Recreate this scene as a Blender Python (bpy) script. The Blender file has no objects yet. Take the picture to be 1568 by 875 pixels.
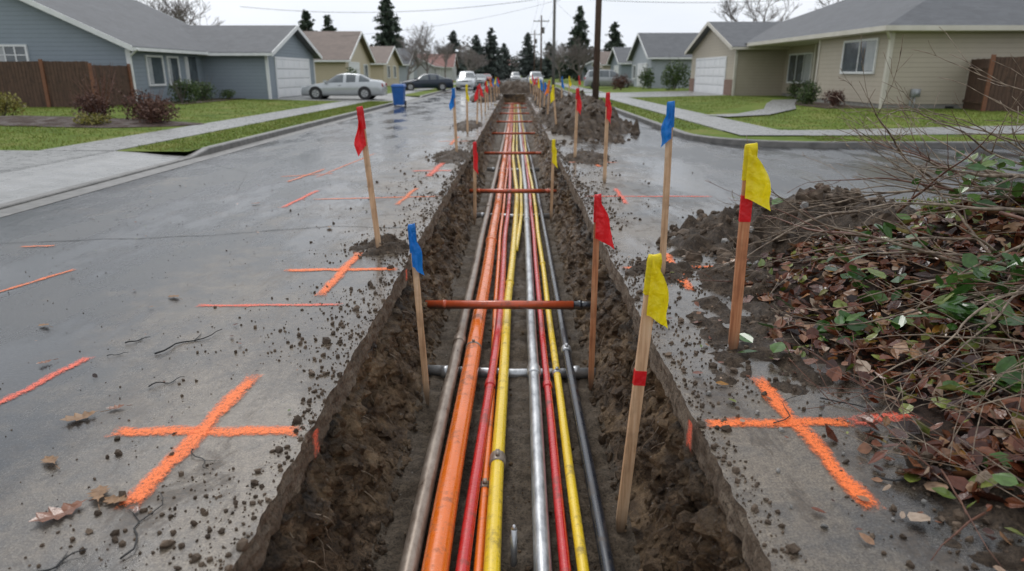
import bpy, bmesh, math, random
import numpy as np
from mathutils import Vector, Matrix, noise, Euler
random.seed(7); rng=np.random.default_rng(7)
R=random.uniform
scene=bpy.context.scene
C=scene.collection
# ------------------------------------------------------------------ node helpers
def node(nt,t,props=None,**ins):
    n=nt.nodes.new(t)
    for k,v in (props or {}).items(): setattr(n,k,v)
    for k,v in ins.items():
        k=k.replace('_',' ')
        s=n.inputs[int(k[1:])] if (k[0]=='i' and k[1:].isdigit()) else n.inputs[k]
        if isinstance(v,bpy.types.NodeSocket): nt.links.new(v,s)
        else: s.default_value=v
    return n
def c4(c): return (c[0],c[1],c[2],1.0)
def ramp(nt,fac,stops,interp='LINEAR'):
    n=nt.nodes.new('ShaderNodeValToRGB'); cr=n.color_ramp; cr.interpolation=interp
    while len(cr.elements)<len(stops): cr.elements.new(0.5)
    for e,(p,c) in zip(cr.elements,stops):
        e.position=p; e.color=c4(c) if not isinstance(c,(int,float)) else (c,c,c,1)
    nt.links.new(fac,n.inputs['Fac']); return n.outputs['Color']
def mix(nt,f,a,b,mode='MIX'):
    n=nt.nodes.new('ShaderNodeMixRGB'); n.blend_type=mode
    for k,v in (('Fac',f),('Color1',a),('Color2',b)):
        if isinstance(v,bpy.types.NodeSocket): nt.links.new(v,n.inputs[k])
        else: n.inputs[k].default_value=v if k=='Fac' else c4(v)
    return n.outputs['Color']
def mth(nt,op,a,b=0.0,clamp=False):
    n=nt.nodes.new('ShaderNodeMath'); n.operation=op; n.use_clamp=clamp
    for i,v in enumerate((a,b)):
        if isinstance(v,bpy.types.NodeSocket): nt.links.new(v,n.inputs[i])
        else: n.inputs[i].default_value=v
    return n.outputs[0]
def mrange(nt,v,a,b,c,d):
    return node(nt,'ShaderNodeMapRange',None,Value=v,From_Min=a,From_Max=b,To_Min=c,To_Max=d).outputs['Result']
def noi(nt,vec,scale,detail=4,rough=0.55,dist=0.0):
    return node(nt,'ShaderNodeTexNoise',None,Vector=vec,Scale=scale,Detail=detail,Roughness=rough,Distortion=dist).outputs['Fac']
def coords(nt,scale=(1,1,1)):
    tc=nt.nodes.new('ShaderNodeTexCoord')
    if scale==(1,1,1): return tc.outputs['Object']
    m=node(nt,'ShaderNodeMapping',None,Vector=tc.outputs['Object'],Scale=scale); return m.outputs['Vector']
def newmat(name):
    m=bpy.data.materials.new(name); m.use_nodes=True; nt=m.node_tree; nt.nodes.clear()
    out=nt.nodes.new('ShaderNodeOutputMaterial'); b=nt.nodes.new('ShaderNodeBsdfPrincipled')
    nt.links.new(b.outputs[0],out.inputs['Surface']); return m,nt,b,out
def setin(nt,b,k,v):
    if isinstance(v,bpy.types.NodeSocket): nt.links.new(v,b.inputs[k])
    elif isinstance(v,tuple): b.inputs[k].default_value=c4(v)
    else: b.inputs[k].default_value=v
def bump(nt,b,h,strength=0.5,dist=0.01,prev=None):
    n=node(nt,'ShaderNodeBump',None,Height=h,Strength=strength,Distance=dist)
    if prev: nt.links.new(prev,n.inputs['Normal'])
    nt.links.new(n.outputs['Normal'],b.inputs['Normal']); return n.outputs['Normal']
def M(name,cols,scale=5,rough=(.5,.7),bs=0,bscale=None,bdist=.01,metal=0,detail=5,sc=(1,1,1),spec=.5):
    m,nt,b,o=newmat(name); v=coords(nt,sc); n=noi(nt,v,scale,detail)
    k=len(cols)
    if k==1: cols=[tuple(x*.8 for x in cols[0]),tuple(min(1,x*1.12) for x in cols[0])]; k=2
    st=[(.3+.4*i/(k-1),c) for i,c in enumerate(cols)]
    setin(nt,b,'Base Color',ramp(nt,n,st))
    n2=noi(nt,v,scale*2.3,3); setin(nt,b,'Roughness',mrange(nt,n2,.3,.7,rough[0],rough[1]))
    b.inputs['Metallic'].default_value=metal; b.inputs['Specular IOR Level'].default_value=spec
    if bs: bump(nt,b,noi(nt,v,bscale or scale*4,5),bs,bdist)
    return m
# ------------------------------------------------------------------ mesh builder
class MB:
    def __init__(s): s.v=[];s.f=[];s.m=[]
    def add(s,vs,fs,mi=0):
        o=len(s.v); s.v+=[tuple(p) for p in vs]; s.f+=[tuple(i+o for i in f) for f in fs]; s.m+=[mi]*len(fs)
    def hexa(s,p,mi=0): # 8 pts bottom4 top4
        s.add(p,[(3,2,1,0),(4,5,6,7),(0,1,5,4),(1,2,6,5),(2,3,7,6),(3,0,4,7)],mi)
    def box(s,x0,x1,y0,y1,z0,z1,mi=0,mat=None):
        p=[Vector(q) for q in ((x0,y0,z0),(x1,y0,z0),(x1,y1,z0),(x0,y1,z0),(x0,y0,z1),(x1,y0,z1),(x1,y1,z1),(x0,y1,z1))]
        if mat is not None: p=[mat@q for q in p]
        s.hexa(p,mi)
    def quad(s,a,b,c,d,mi=0): s.add([a,b,c,d],[(0,1,2,3)],mi)
    def tube(s,pts,rad,n=8,mi=0,cap=True):
        pts=[Vector(p) for p in pts]; k=len(pts)
        if not hasattr(rad,'__len__'): rad=[rad]*k
        vs=[];fs=[]; up=None
        for i in range(k):
            t=(pts[min(i+1,k-1)]-pts[max(i-1,0)]).normalized()
            if up is None:
                up=Vector((0,0,1)) if abs(t.z)<.9 else Vector((1,0,0))
            a=t.cross(up)
            if a.length<1e-6: a=t.orthogonal()
            a.normalize(); bb=a.cross(t); up=bb
            for j in range(n):
                an=2*math.pi*j/n; vs.append(pts[i]+(a*math.cos(an)+bb*math.sin(an))*rad[i])
        for i in range(k-1):
            for j in range(n):
                j2=(j+1)%n; fs.append((i*n+j,i*n+j2,(i+1)*n+j2,(i+1)*n+j))
        if cap: fs.append(tuple(range(n))[::-1]); fs.append(tuple((k-1)*n+j for j in range(n)))
        s.add(vs,fs,mi)
    def obj(s,name,mats,smooth=False,parent=None):
        me=bpy.data.meshes.new(name); me.from_pydata(s.v,[],s.f)
        for m in (mats if isinstance(mats,(list,tuple)) else [mats]): me.materials.append(m)
        me.polygons.foreach_set('material_index',s.m)
        if smooth: me.polygons.foreach_set('use_smooth',[True]*len(s.f))
        me.update(); o=bpy.data.objects.new(name,me); C.objects.link(o)
        if parent: o.parent=parent
        return o
def empty(name,loc=(0,0,0),rz=0):
    e=bpy.data.objects.new(name,None); e.location=loc; e.rotation_euler=(0,0,rz); e.empty_display_size=.3; C.objects.link(e); return e
def rotmats(n,tilt=None):
    if tilt is None:
        q=rng.normal(size=(n,4)); q/=np.linalg.norm(q,axis=1)[:,None]
        w,x,y,z=q.T
        return np.stack([1-2*(y*y+z*z),2*(x*y-z*w),2*(x*z+y*w),2*(x*y+z*w),1-2*(x*x+z*z),2*(y*z-x*w),2*(x*z-y*w),2*(y*z+x*w),1-2*(x*x+y*y)],1).reshape(n,3,3)
    a=rng.uniform(0,6.283,n); t=rng.normal(0,tilt,n); u=rng.normal(0,tilt,n); Z=np.zeros(n);O=np.ones(n)
    Rz=np.stack([np.cos(a),-np.sin(a),Z,np.sin(a),np.cos(a),Z,Z,Z,O],1).reshape(n,3,3)
    Rx=np.stack([O,Z,Z,Z,np.cos(t),-np.sin(t),Z,np.sin(t),np.cos(t)],1).reshape(n,3,3)
    Ry=np.stack([np.cos(u),Z,np.sin(u),Z,O,Z,-np.sin(u),Z,np.cos(u)],1).reshape(n,3,3)
    return Rx@Ry@Rz
def scatter(name,bv,bf,pos,scale,mat,tilt=None,jit=0,parent=None,smooth=False,aniso=None):
    n=len(pos); bv=np.array(bv,float); k=len(bv)
    V=np.repeat(bv[None],n,0)
    if jit: V=V*(1+rng.uniform(-jit,jit,(n,k,1)))
    if aniso is not None: V=V*aniso[:,None,:]
    V=V*np.asarray(scale).reshape(n,1,1)
    V=np.einsum('nij,nkj->nki',rotmats(n,tilt),V)+np.asarray(pos)[:,None,:]
    F=[]
    for i in range(n):
        o=i*k; F+= [tuple(o+j for j in f) for f in bf]
    me=bpy.data.meshes.new(name); me.from_pydata(V.reshape(-1,3).tolist(),[],F); me.materials.append(mat)
    if smooth: me.polygons.foreach_set('use_smooth',[True]*len(F))
    me.update(); o=bpy.data.objects.new(name,me); C.objects.link(o)
    if parent: o.parent=parent
    return o
bm=bmesh.new(); bmesh.ops.create_icosphere(bm,subdivisions=1,radius=1); ICO_V=[tuple(v.co) for v in bm.verts]; ICO_F=[tuple(v.index for v in f.verts) for f in bm.faces]; bm.free()
LV=[(0,0,0),(.2,.2,0),(.27,.45,0),(.18,.75,0),(0,1,0),(-.18,.75,0),(-.27,.45,0),(-.2,.2,0)]
LV=[(x,y-.5,abs(x)*.45+.35*(y-.5)**2) for x,y,z in LV]; LF=[(0,1,2,3,4),(0,4,5,6,7)]
TV=[(0,-.5,0),(.4,.3,.1),(-.3,.5,0)]; TF=[(0,1,2)]
def sm(a,b,x):
    t=max(0,min(1,(x-a)/(b-a))); return t*t*(3-2*t)
# ------------------------------------------------------------------ materials
def asphalt():
    m,nt,b,o=newmat('wet_asphalt'); v=coords(nt)
    sp=noi(nt,v,110,3,.8); sp2=noi(nt,v,42,5,.75); big=noi(nt,v,.8,6,.65); med=noi(nt,v,5,6,.7)
    base=ramp(nt,sp,[(.34,(.008,.009,.010)),(.47,(.032,.034,.037)),(.58,(.075,.078,.083)),(.72,(.25,.25,.25))])
    base=mix(nt,mrange(nt,sp2,.42,.6,.6,0),base,(.014,.015,.016))
    base=mix(nt,mrange(nt,big,.35,.65,.0,.4),base,(.034,.036,.039))
    x=node(nt,'ShaderNodeSeparateXYZ',None,Vector=v).outputs['X']
    ax=mth(nt,'ABSOLUTE',mth(nt,'ADD',x,.05))
    near=mrange(nt,ax,.9,3.2,1.0,0.0)
    dm=mth(nt,'ADD',near,mth(nt,'MULTIPLY',mth(nt,'SUBTRACT',med,.5),1.6))
    dm=mth(nt,'ADD',dm,mth(nt,'MULTIPLY',mth(nt,'SUBTRACT',big,.5),2.6))
    dm=mrange(nt,dm,.12,.95,0,1)
    dirt=ramp(nt,noi(nt,v,24,8,.8),[(.32,(.045,.030,.018)),(.46,(.135,.10,.066)),(.57,(.205,.16,.11)),(.72,(.34,.28,.21))])
    dirt=mix(nt,mrange(nt,sp,.5,.66,0,.5),dirt,(.36,.31,.24)); dirt=mix(nt,mrange(nt,sp,.5,.38,0,.6),dirt,(.03,.022,.016))
    col=mix(nt,mth(nt,'MULTIPLY',dm,.85),base,dirt)
    mud=noi(nt,coords(nt,(1,.45,1)),3.2,9,.8,.5); mdm=mth(nt,'MULTIPLY',mrange(nt,mud,.51,.59,0,.9),mrange(nt,ax,.9,3.2,1,.02))
    col=mix(nt,mdm,col,mix(nt,mrange(nt,sp2,.4,.6,0,1),(.022,.014,.009),(.085,.058,.036)))
    wet=noi(nt,coords(nt,(1,.35,1)),.9,7,.68); wm=mrange(nt,wet,.56,.44,0,1)
    col=mix(nt,mth(nt,'MULTIPLY',wm,.5),col,mix(nt,1.0,col,(.4,.4,.42),'MULTIPLY'))
    setin(nt,b,'Base Color',col)
    r=mrange(nt,wm,0,1,.36,.09); r=mth(nt,'ADD',r,mth(nt,'MULTIPLY',mdm,.3)); r=mth(nt,'ADD',r,mth(nt,'MULTIPLY',mth(nt,'SUBTRACT',sp2,.5),.25))
    setin(nt,b,'Roughness',r); b.inputs['Specular IOR Level'].default_value=.75
    s1=mrange(nt,wm,0,1,.6,.12)
    n1=bump(nt,b,sp,.5,.003); nt.links.new(s1,n1.node.inputs['Strength'])
    n2=bump(nt,b,noi(nt,v,9,5,.6),.14,.01,n1); bump(nt,b,sp2,.22,.005,n2)
    return m
ASPH=asphalt()
def soil(name,cs,wet=(.5,.95),bd=.03,s=9,stone=.86,layered=False):
    m,nt,b,o=newmat(name); v=coords(nt)
    n=noi(nt,v,s,9,.75); k=len(cs)
    col=ramp(nt,n,[(.3+.38*i/(k-1),c) for i,c in enumerate(cs)])
    f=noi(nt,v,70,5,.7); col=mix(nt,mrange(nt,f,.52,.36,0,.75),col,tuple(x*.35 for x in cs[0]))
    if layered:
        z=node(nt,'ShaderNodeSeparateXYZ',None,Vector=v).outputs['Z']
        top=mth(nt,'ADD',z,mth(nt,'MULTIPLY',mth(nt,'SUBTRACT',noi(nt,v,2.2,5,.6),.5),1.0))
        col=mix(nt,mrange(nt,top,-.38,-.18,0,.85),col,mix(nt,mrange(nt,f,.45,.65,0,1),(.010,.009,.008),(.06,.048,.038)))
        och=noi(nt,coords(nt,(1,1,2.2)),1.7,6,.7); col=mix(nt,mrange(nt,och,.46,.60,0,.65),col,mix(nt,mrange(nt,n,.35,.6,0,1),(.09,.055,.028),(.33,.22,.12)))
    vo=node(nt,'ShaderNodeTexVoronoi',None,Vector=v,Scale=28.0); st=mrange(nt,vo.outputs['Distance'],.1,.2,1,0)
    pick=mth(nt,'GREATER_THAN',node(nt,'ShaderNodeSeparateColor',None,Color=vo.outputs['Color']).outputs[0],stone)
    col=mix(nt,mth(nt,'MULTIPLY',st,pick),col,(.24,.21,.18))
    setin(nt,b,'Base Color',col); setin(nt,b,'Roughness',mrange(nt,noi(nt,v,3,3),.35,.65,wet[0],wet[1])); b.inputs['Specular IOR Level'].default_value=.35
    n1=bump(nt,b,n,1.0,bd); bump(nt,b,f,1.0,.012,n1); return m
SOIL=soil('trench_soil',[(.020,.012,.007),(.070,.042,.022),(.15,.095,.053),(.30,.20,.12)],wet=(.25,.9),bd=.06,s=8,layered=True)
FLOORS=soil('trench_floor_soil',[(.055,.040,.027),(.13,.098,.068),(.22,.17,.12)],s=14)
DIRT=soil('loose_dirt',[(.03,.020,.013),(.08,.055,.036),(.17,.12,.08)],s=10,bd=.05)
SLAB=soil('cut_pavement_edge',[(.07,.052,.036),(.16,.122,.088),(.26,.21,.155)],bd=.014,s=7)
CLOD=M('dirt_clod',[(.03,.020,.013),(.08,.056,.038),(.18,.13,.092)],9,(.6,.9),.6,60,.01,spec=.3)
ROCK=M('grey_stone',[(.10,.095,.09),(.2,.19,.175),(.3,.28,.26)],11,(.4,.7),.5,50,.01)
CONC=M('sidewalk_concrete',[(.19,.188,.18),(.28,.275,.265)],3,(.2,.45),.2,60,.004)
CURB=M('curb_concrete',[(.10,.097,.09),(.20,.19,.178)],4,(.35,.6),.3,50,.004)
def grassm(name,a,bb,c):
    m,nt,b,o=newmat(name); v=coords(nt); n=noi(nt,v,.7,7,.7); f=noi(nt,v,30,5,.7)
    col=ramp(nt,n,[(.35,a),(.48,bb),(.64,c)]); col=mix(nt,mrange(nt,f,.3,.6,.5,0),col,(.03,.045,.01))
    setin(nt,b,'Base Color',col); b.inputs['Roughness'].default_value=.9; b.inputs['Specular IOR Level'].default_value=.2; bump(nt,b,f,.6,.04); return m
GRASS=grassm('lawn_grass',(.08,.13,.014),(.135,.195,.022),(.21,.215,.05))
def islandm(name,stops,rough=.6,trans=0,interp='LINEAR',bmp=0,patch=None):
    m,nt,b,o=newmat(name); g=nt.nodes.new('ShaderNodeNewGeometry')
    col=ramp(nt,g.outputs['Random Per Island'],stops,interp)
    v=coords(nt); col=mix(nt,mrange(nt,noi(nt,v,35,4),.4,.65,0,.5),col,mix(nt,1.0,col,(.4,.36,.3),'MULTIPLY'))
    if patch: col=mix(nt,mrange(nt,noi(nt,v,.6,6,.7),.48,.66,0,.7),col,patch)
    setin(nt,b,'Base Color',col); b.inputs['Roughness'].default_value=rough
    if bmp: bump(nt,b,noi(nt,v,60,3),bmp,.005)
    if trans:
        t=node(nt,'ShaderNodeBsdfTranslucent',None,Color=col); mx=nt.nodes.new('ShaderNodeMixShader'); mx.inputs[0].default_value=trans
        nt.links.new(b.outputs[0],mx.inputs[1]); nt.links.new(t.outputs[0],mx.inputs[2]); nt.links.new(mx.outputs[0],o.inputs['Surface'])
    return m
BLADE=islandm('grass_blades',[(0,(.08,.13,.015)),(.5,(.15,.215,.03)),(.85,(.22,.25,.055)),(1,(.29,.26,.10))],.8,.4,patch=(.21,.20,.05))
LEAFB=islandm('wet_dead_leaves',[(0,(.022,.010,.007)),(.2,(.07,.021,.012)),(.42,(.16,.045,.020)),(.62,(.24,.095,.045)),(.76,(.32,.18,.10)),(.85,(.42,.32,.24)),(.88,(.38,.15,.03)),(.92,(.10,.15,.025)),(1,(.27,.29,.07))],.25,.1,bmp=.3)
LEAFG=islandm('laurel_leaves',[(0,(.025,.07,.013)),(.5,(.055,.14,.028)),(.85,(.11,.20,.045)),(1,(.26,.29,.08))],.2,.2)
LEAFTAN=islandm('oak_leaf_tan',[(0,(.18,.09,.045)),(1,(.34,.19,.08))],.5,.1,bmp=.3)
BARK=M('branch_bark',[(.07,.048,.034),(.20,.145,.10),(.36,.29,.21)],20,(.45,.7),.5,120,.004)
BARKR=M('branch_bark_red',[(.08,.028,.018),(.19,.085,.05)],20,(.4,.6),.4,120,.004)
def pipem(name,col,rough=.28,dirt=.35,dcol=(.09,.065,.045)):
    m,nt,b,o=newmat(name); v=coords(nt); n=noi(nt,v,7,8,.75); n2=noi(nt,coords(nt,(1,.25,1)),20,4,.6)
    c=mix(nt,mrange(nt,n2,.3,.7,0,.35),col,tuple(x*.55 for x in col))
    c=mix(nt,mrange(nt,n,.53,.66,0,min(.9,dirt*2)),c,dcol)
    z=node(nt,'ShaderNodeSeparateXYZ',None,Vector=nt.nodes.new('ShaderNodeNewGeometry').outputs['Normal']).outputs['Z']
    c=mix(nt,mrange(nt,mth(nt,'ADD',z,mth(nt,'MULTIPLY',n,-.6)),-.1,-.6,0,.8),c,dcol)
    sk=noi(nt,v,120,3,.6); c=mix(nt,mrange(nt,sk,.66,.72,0,.7),c,dcol)
    setin(nt,b,'Base Color',c); setin(nt,b,'Roughness',mrange(nt,n,.45,.62,rough,.65)); b.inputs['Coat Weight'].default_value=.45; b.inputs['Coat Roughness'].default_value=.08; bump(nt,b,n,.15,.004); return m
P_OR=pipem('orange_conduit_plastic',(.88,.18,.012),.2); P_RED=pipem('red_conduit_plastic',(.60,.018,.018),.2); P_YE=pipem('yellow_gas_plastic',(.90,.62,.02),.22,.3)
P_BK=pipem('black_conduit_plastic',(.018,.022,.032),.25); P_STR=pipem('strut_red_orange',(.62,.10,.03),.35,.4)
def metalp(name,a,b2,met):
    m,nt,b,o=newmat(name); v=coords(nt); n=noi(nt,coords(nt,(1,.4,1)),16,6,.7)
    setin(nt,b,'Base Color',ramp(nt,n,[(.3,a),(.7,b2)])); b.inputs['Metallic'].default_value=met; setin(nt,b,'Roughness',mrange(nt,n,.3,.7,.25,.5)); bump(nt,b,n,.2,.003); return m
P_GAL=metalp('galvanised_steel',(.30,.31,.32),(.62,.63,.64),.7); P_RUST=metalp('weathered_steel',(.15,.105,.075),(.38,.32,.265),.35)
def paintm(name,col,dens=.5):
    m,nt,b,o=newmat(name); uv=nt.nodes.new('ShaderNodeUVMap').outputs['UV']
    s=node(nt,'ShaderNodeSeparateXYZ',None,Vector=uv); v=coords(nt)
    dv=mth(nt,'ABSOLUTE',s.outputs['Y']); du=mth(nt,'ABSOLUTE',s.outputs['X'])
    n=noi(nt,v,45,8,.85); n3=noi(nt,v,9,3); n4=noi(nt,v,90,3,.85)
    e=mth(nt,'ADD',mth(nt,'SUBTRACT',1.0,mth(nt,'MAXIMUM',dv,du)),mth(nt,'MULTIPLY',mth(nt,'SUBTRACT',n,.5),2.2))
    e=mth(nt,'ADD',e,mth(nt,'MULTIPLY',mth(nt,'SUBTRACT',n3,.5),.7))
    a=mrange(nt,e,.42-dens*.6,1.0-dens*.6,0,.95)
    a=mth(nt,'MULTIPLY',a,mrange(nt,mth(nt,'MAXIMUM',dv,du),.75,1.0,1,0))
    a=mth(nt,'MULTIPLY',a,mrange(nt,n4,.36,.50,.15+dens*.5,1))
    setin(nt,b,'Base Color',mix(nt,mrange(nt,n,.35,.7,.35,0),col,tuple(x*.6 for x in col))); b.inputs['Roughness'].default_value=.6
    tr=nt.nodes.new('ShaderNodeBsdfTransparent'); mx=nt.nodes.new('ShaderNodeMixShader')
    nt.links.new(a,mx.inputs[0]); nt.links.new(tr.outputs[0],mx.inputs[1]); nt.links.new(b.outputs[0],mx.inputs[2]); nt.links.new(mx.outputs[0],o.inputs['Surface']); return m
PAINT=paintm('orange_spray_paint',(1.0,.20,.035),.5); PAINTF=paintm('orange_spray_faded',(.9,.2,.05),.08); PAINTP=paintm('pink_spray_paint',(.9,.15,.08),.2)
def woodm(name,cols,ax=(1,1,.06),s=45,rough=.6,mudz=False):
    m,nt,b,o=newmat(name); n=noi(nt,coords(nt,ax),s,5,.6,.4); k=len(cols)
    c=ramp(nt,n,[(.3+.4*i/(k-1),q) for i,q in enumerate(cols)]); big=noi(nt,coords(nt),6,4)
    c=mix(nt,mrange(nt,big,.5,.7,0,.5),c,tuple(x*.45 for x in cols[0]))
    if mudz:
        z=node(nt,'ShaderNodeSeparateXYZ',None,Vector=coords(nt)).outputs['Z']; c=mix(nt,mrange(nt,mth(nt,'ADD',z,mth(nt,'MULTIPLY',big,.12)),.2,.06,0,.7),c,(.07,.05,.035))
    setin(nt,b,'Base Color',c); b.inputs['Roughness'].default_value=rough; bump(nt,b,n,.3,.004); return m
WOOD=woodm('stake_wood',[(.36,.20,.10),(.60,.39,.23),(.68,.49,.32)],mudz=True); WOODR=woodm('stake_wood_red',[(.26,.09,.035),(.48,.2,.09),(.54,.29,.15)],mudz=True)
FENCE=woodm('fence_wood',[(.055,.03,.02),(.12,.065,.042)],(1,1,.1),12,.75); FENCEP=woodm('fence_post_wood',[(.16,.06,.028),(.22,.09,.045)],(1,1,.1),12)
POLE=woodm('utility_pole_wood',[(.06,.035,.025),(.12,.075,.055)],(1,1,.08),14,.8); POLEG=woodm('utility_pole_grey',[(.12,.11,.1),(.2,.19,.18)],(1,1,.08),14,.8)
def flagm(name,col):
    m,nt,b,o=newmat(name); v=coords(nt); n=noi(nt,v,14,4); c=mix(nt,mrange(nt,n,.4,.7,0,.35),col,tuple(x*.6 for x in col))
    setin(nt,b,'Base Color',c); b.inputs['Roughness'].default_value=.4; bump(nt,b,noi(nt,v,22,3,.5,.5),.8,.015)
    t=node(nt,'ShaderNodeBsdfTranslucent',None,Color=c); mx=nt.nodes.new('ShaderNodeMixShader'); mx.inputs[0].default_value=.3
    nt.links.new(b.outputs[0],mx.inputs[1]); nt.links.new(t.outputs[0],mx.inputs[2]); nt.links.new(mx.outputs[0],o.inputs['Surface']); return m
FL={'r':flagm('red_flagging',(.82,.018,.025)),'b':flagm('blue_flagging',(.008,.22,.70)),'y':flagm('yellow_flagging',(.97,.80,.01)),'o':flagm('orange_flagging',(.9,.25,.03))}
def siding(name,col,step=.18):
    m,nt,b,o=newmat(name); v=coords(nt); z=node(nt,'ShaderNodeSeparateXYZ',None,Vector=v).outputs['Z']
    f=mth(nt,'FRACT',mth(nt,'DIVIDE',z,step)); n=noi(nt,v,2,4)
    c=mix(nt,mrange(nt,n,.3,.7,0,.25),col,tuple(x*.75 for x in col)); c=mix(nt,mrange(nt,f,.0,.1,.55,0),c,tuple(x*.3 for x in col))
    setin(nt,b,'Base Color',c); b.inputs['Roughness'].default_value=.6; bump(nt,b,mth(nt,'SUBTRACT',1.0,f),.8,.02); return m
S_BLUE=siding('blue_grey_siding',(.23,.27,.305)); S_TAN=siding('tan_siding',(.44,.385,.30)); S_YEL=siding('pale_yellow_siding',(.52,.44,.31)); S_GR=siding('grey_siding',(.34,.37,.40)); S_WH=siding('offwhite_siding',(.5,.5,.49))
def roofm(name,col):
    m,nt,b,o=newmat(name); v=coords(nt); br=node(nt,'ShaderNodeTexVoronoi',None,Vector=coords(nt,(1,1,3)),Scale=3.2).outputs['Color']
    g=node(nt,'ShaderNodeSeparateColor',None,Color=br).outputs[0]; n=noi(nt,v,.8,5)
    c=mix(nt,mrange(nt,g,0,1,0,.6),col,tuple(x*.62 for x in col)); c=mix(nt,mrange(nt,n,.35,.7,0,.4),c,tuple(x*.6 for x in col))
    z=node(nt,'ShaderNodeSeparateXYZ',None,Vector=v).outputs['Z']; f=mth(nt,'FRACT',mth(nt,'DIVIDE',z,.075)); c=mix(nt,mrange(nt,f,0,.2,.35,0),c,(.03,.03,.03))
    setin(nt,b,'Base Color',c); b.inputs['Roughness'].default_value=.75; bump(nt,b,noi(nt,v,20,4),.5,.02); return m
RF_G=roofm('grey_shingles',(.125,.13,.14)); RF_B=roofm('brown_shingles',(.2,.15,.125)); RF_R=roofm('red_brown_shingles',(.24,.1,.08))
WHITE=M('white_trim_paint',[(.66,.67,.67),(.78,.78,.77)],2,(.4,.6)); CREAM=M('cream_trim_paint',[(.54,.5,.43),(.64,.6,.53)],2,(.4,.6)); DOORW=M('garage_door_paint',[(.72,.73,.74),(.8,.8,.8)],1.5,(.4,.55))
GLASS=M('window_glass',[(.03,.04,.045),(.09,.11,.12)],1.5,(.04,.1),spec=1.0); DARK=M('dark_rubber',[(.012,.012,.012),(.03,.03,.03)],9,(.6,.8)); CURT=M('curtain_panel',[(.3,.32,.33),(.42,.43,.43)],3,(.3,.4))
FOUND=M('foundation_concrete',[(.2,.19,.17),(.28,.27,.25)],4,(.7,.9)); BRICK=M('brick_veneer',[(.16,.09,.065),(.26,.17,.13)],9,(.7,.9),.4,20,.02)
MULCH=soil('bark_mulch',[(.02,.012,.009),(.055,.03,.019),(.10,.055,.036)],s=20)
# ------------------------------------------------------------------ rows for trench
YS=[-1+.1*i for i in range(21)]
while YS[-1]<56: YS.append(YS[-1]*1.0065+.001)
YE=YS[-1]
def nz(x,y,z,s,o=3): return noise.fractal(Vector((x*s,y*s,z*s)),1.0,2.0,o)
def edge(side,y):
    e=.96 if side<0 else .87
    return side*(e+.02*noise.noise(Vector((side*5,y*1.3,0)))+.022*nz(side*3,y,7,3.5,3)+.010*nz(side,y,4,14,2))
ZD=-.79
def soff(side,y): return -.155-.035*noise.noise(Vector((side,y*1.5,3)))-.025*noise.noise(Vector((side,y*6,3)))
def wallx(side,y,z):
    e=edge(side,y); fl=side*(.70 if side<0 else .60); sd=soff(side,y)
    t=max(0,min(1,(z-sd)/(ZD-sd))); x0=e+side*.035
    x=x0-(x0-fl)*(.38*t+.62*t**3.0)
    a=math.sin(math.pi*min(1,t*.9+.12))
    rg=abs(noise.noise(Vector((side*4,y*3.1,z*3.6))))
    x+=side*a*(.10*nz(side*9,y,z,1.9,3)+.13*(rg-.25)+.06*nz(side*4,y,z*1.3,8,4)+.045*nz(side,y,z,21,3))
    return x
def build_trench():
    NW=40; NFl=44; vs=[];fs=[];mi=[]; cols=None
    for y in YS:
        def wall(side):
            r=[]; e=edge(side,y); sd=soff(side,y)
            for k in range(6):
                t=k/5; r.append((e-side*(.004*t+.016*nz(side,y,t*.3,12,3)*(t>0)),y,sd*t))
            for k in range(1,NW):
                t=k/(NW-1); z=sd+(ZD-sd)*t; x=wallx(side,y,z); a=math.sin(math.pi*min(1,t))
                z2=z+.03*nz(side*2,y,z,9,3)*(t>0.04)
                r.append((x,y+.03*nz(3,y,z,7,2)*a*min(1,y*.2),z2))
            return r
        L=wall(-1); Rr=wall(1)
        a=L[-1]; b=Rr[-1]
        row=L[:]
        for k in range(1,NFl):
            t=k/NFl; x=a[0]+(b[0]-a[0])*t; bl=min(1,min(t,1-t)*8)
            row.append((x,y,a[2]*(1-t)+b[2]*t+.045*nz(x,y,5,2.2,3)*bl+.03*nz(x,y,1,9,4)))
        row+=Rr[::-1]; cols=len(row); vs+=row
    for i in range(len(YS)-1):
        for j in range(cols-1):
            fs.append((i*cols+j,i*cols+j+1,(i+1)*cols+j+1,(i+1)*cols+j))
            jj=min(j,cols-2-j)
            mi.append(1 if jj<5 else (0 if jj<5+NW-3 else 2))
    for i,rev in ((0,0),(len(YS)-1,1)):
        f=tuple(i*cols+j for j in range(cols)); fs.append(f[::-1] if not rev else f); mi.append(0)
    b=MB(); b.v=vs;b.f=fs;b.m=mi; o=b.obj('utility_trench',[SOIL,SLAB,FLOORS],smooth=True)
    o.data.polygons.foreach_set('use_smooth',[m!=1 for m in mi])
build_trench()
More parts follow.
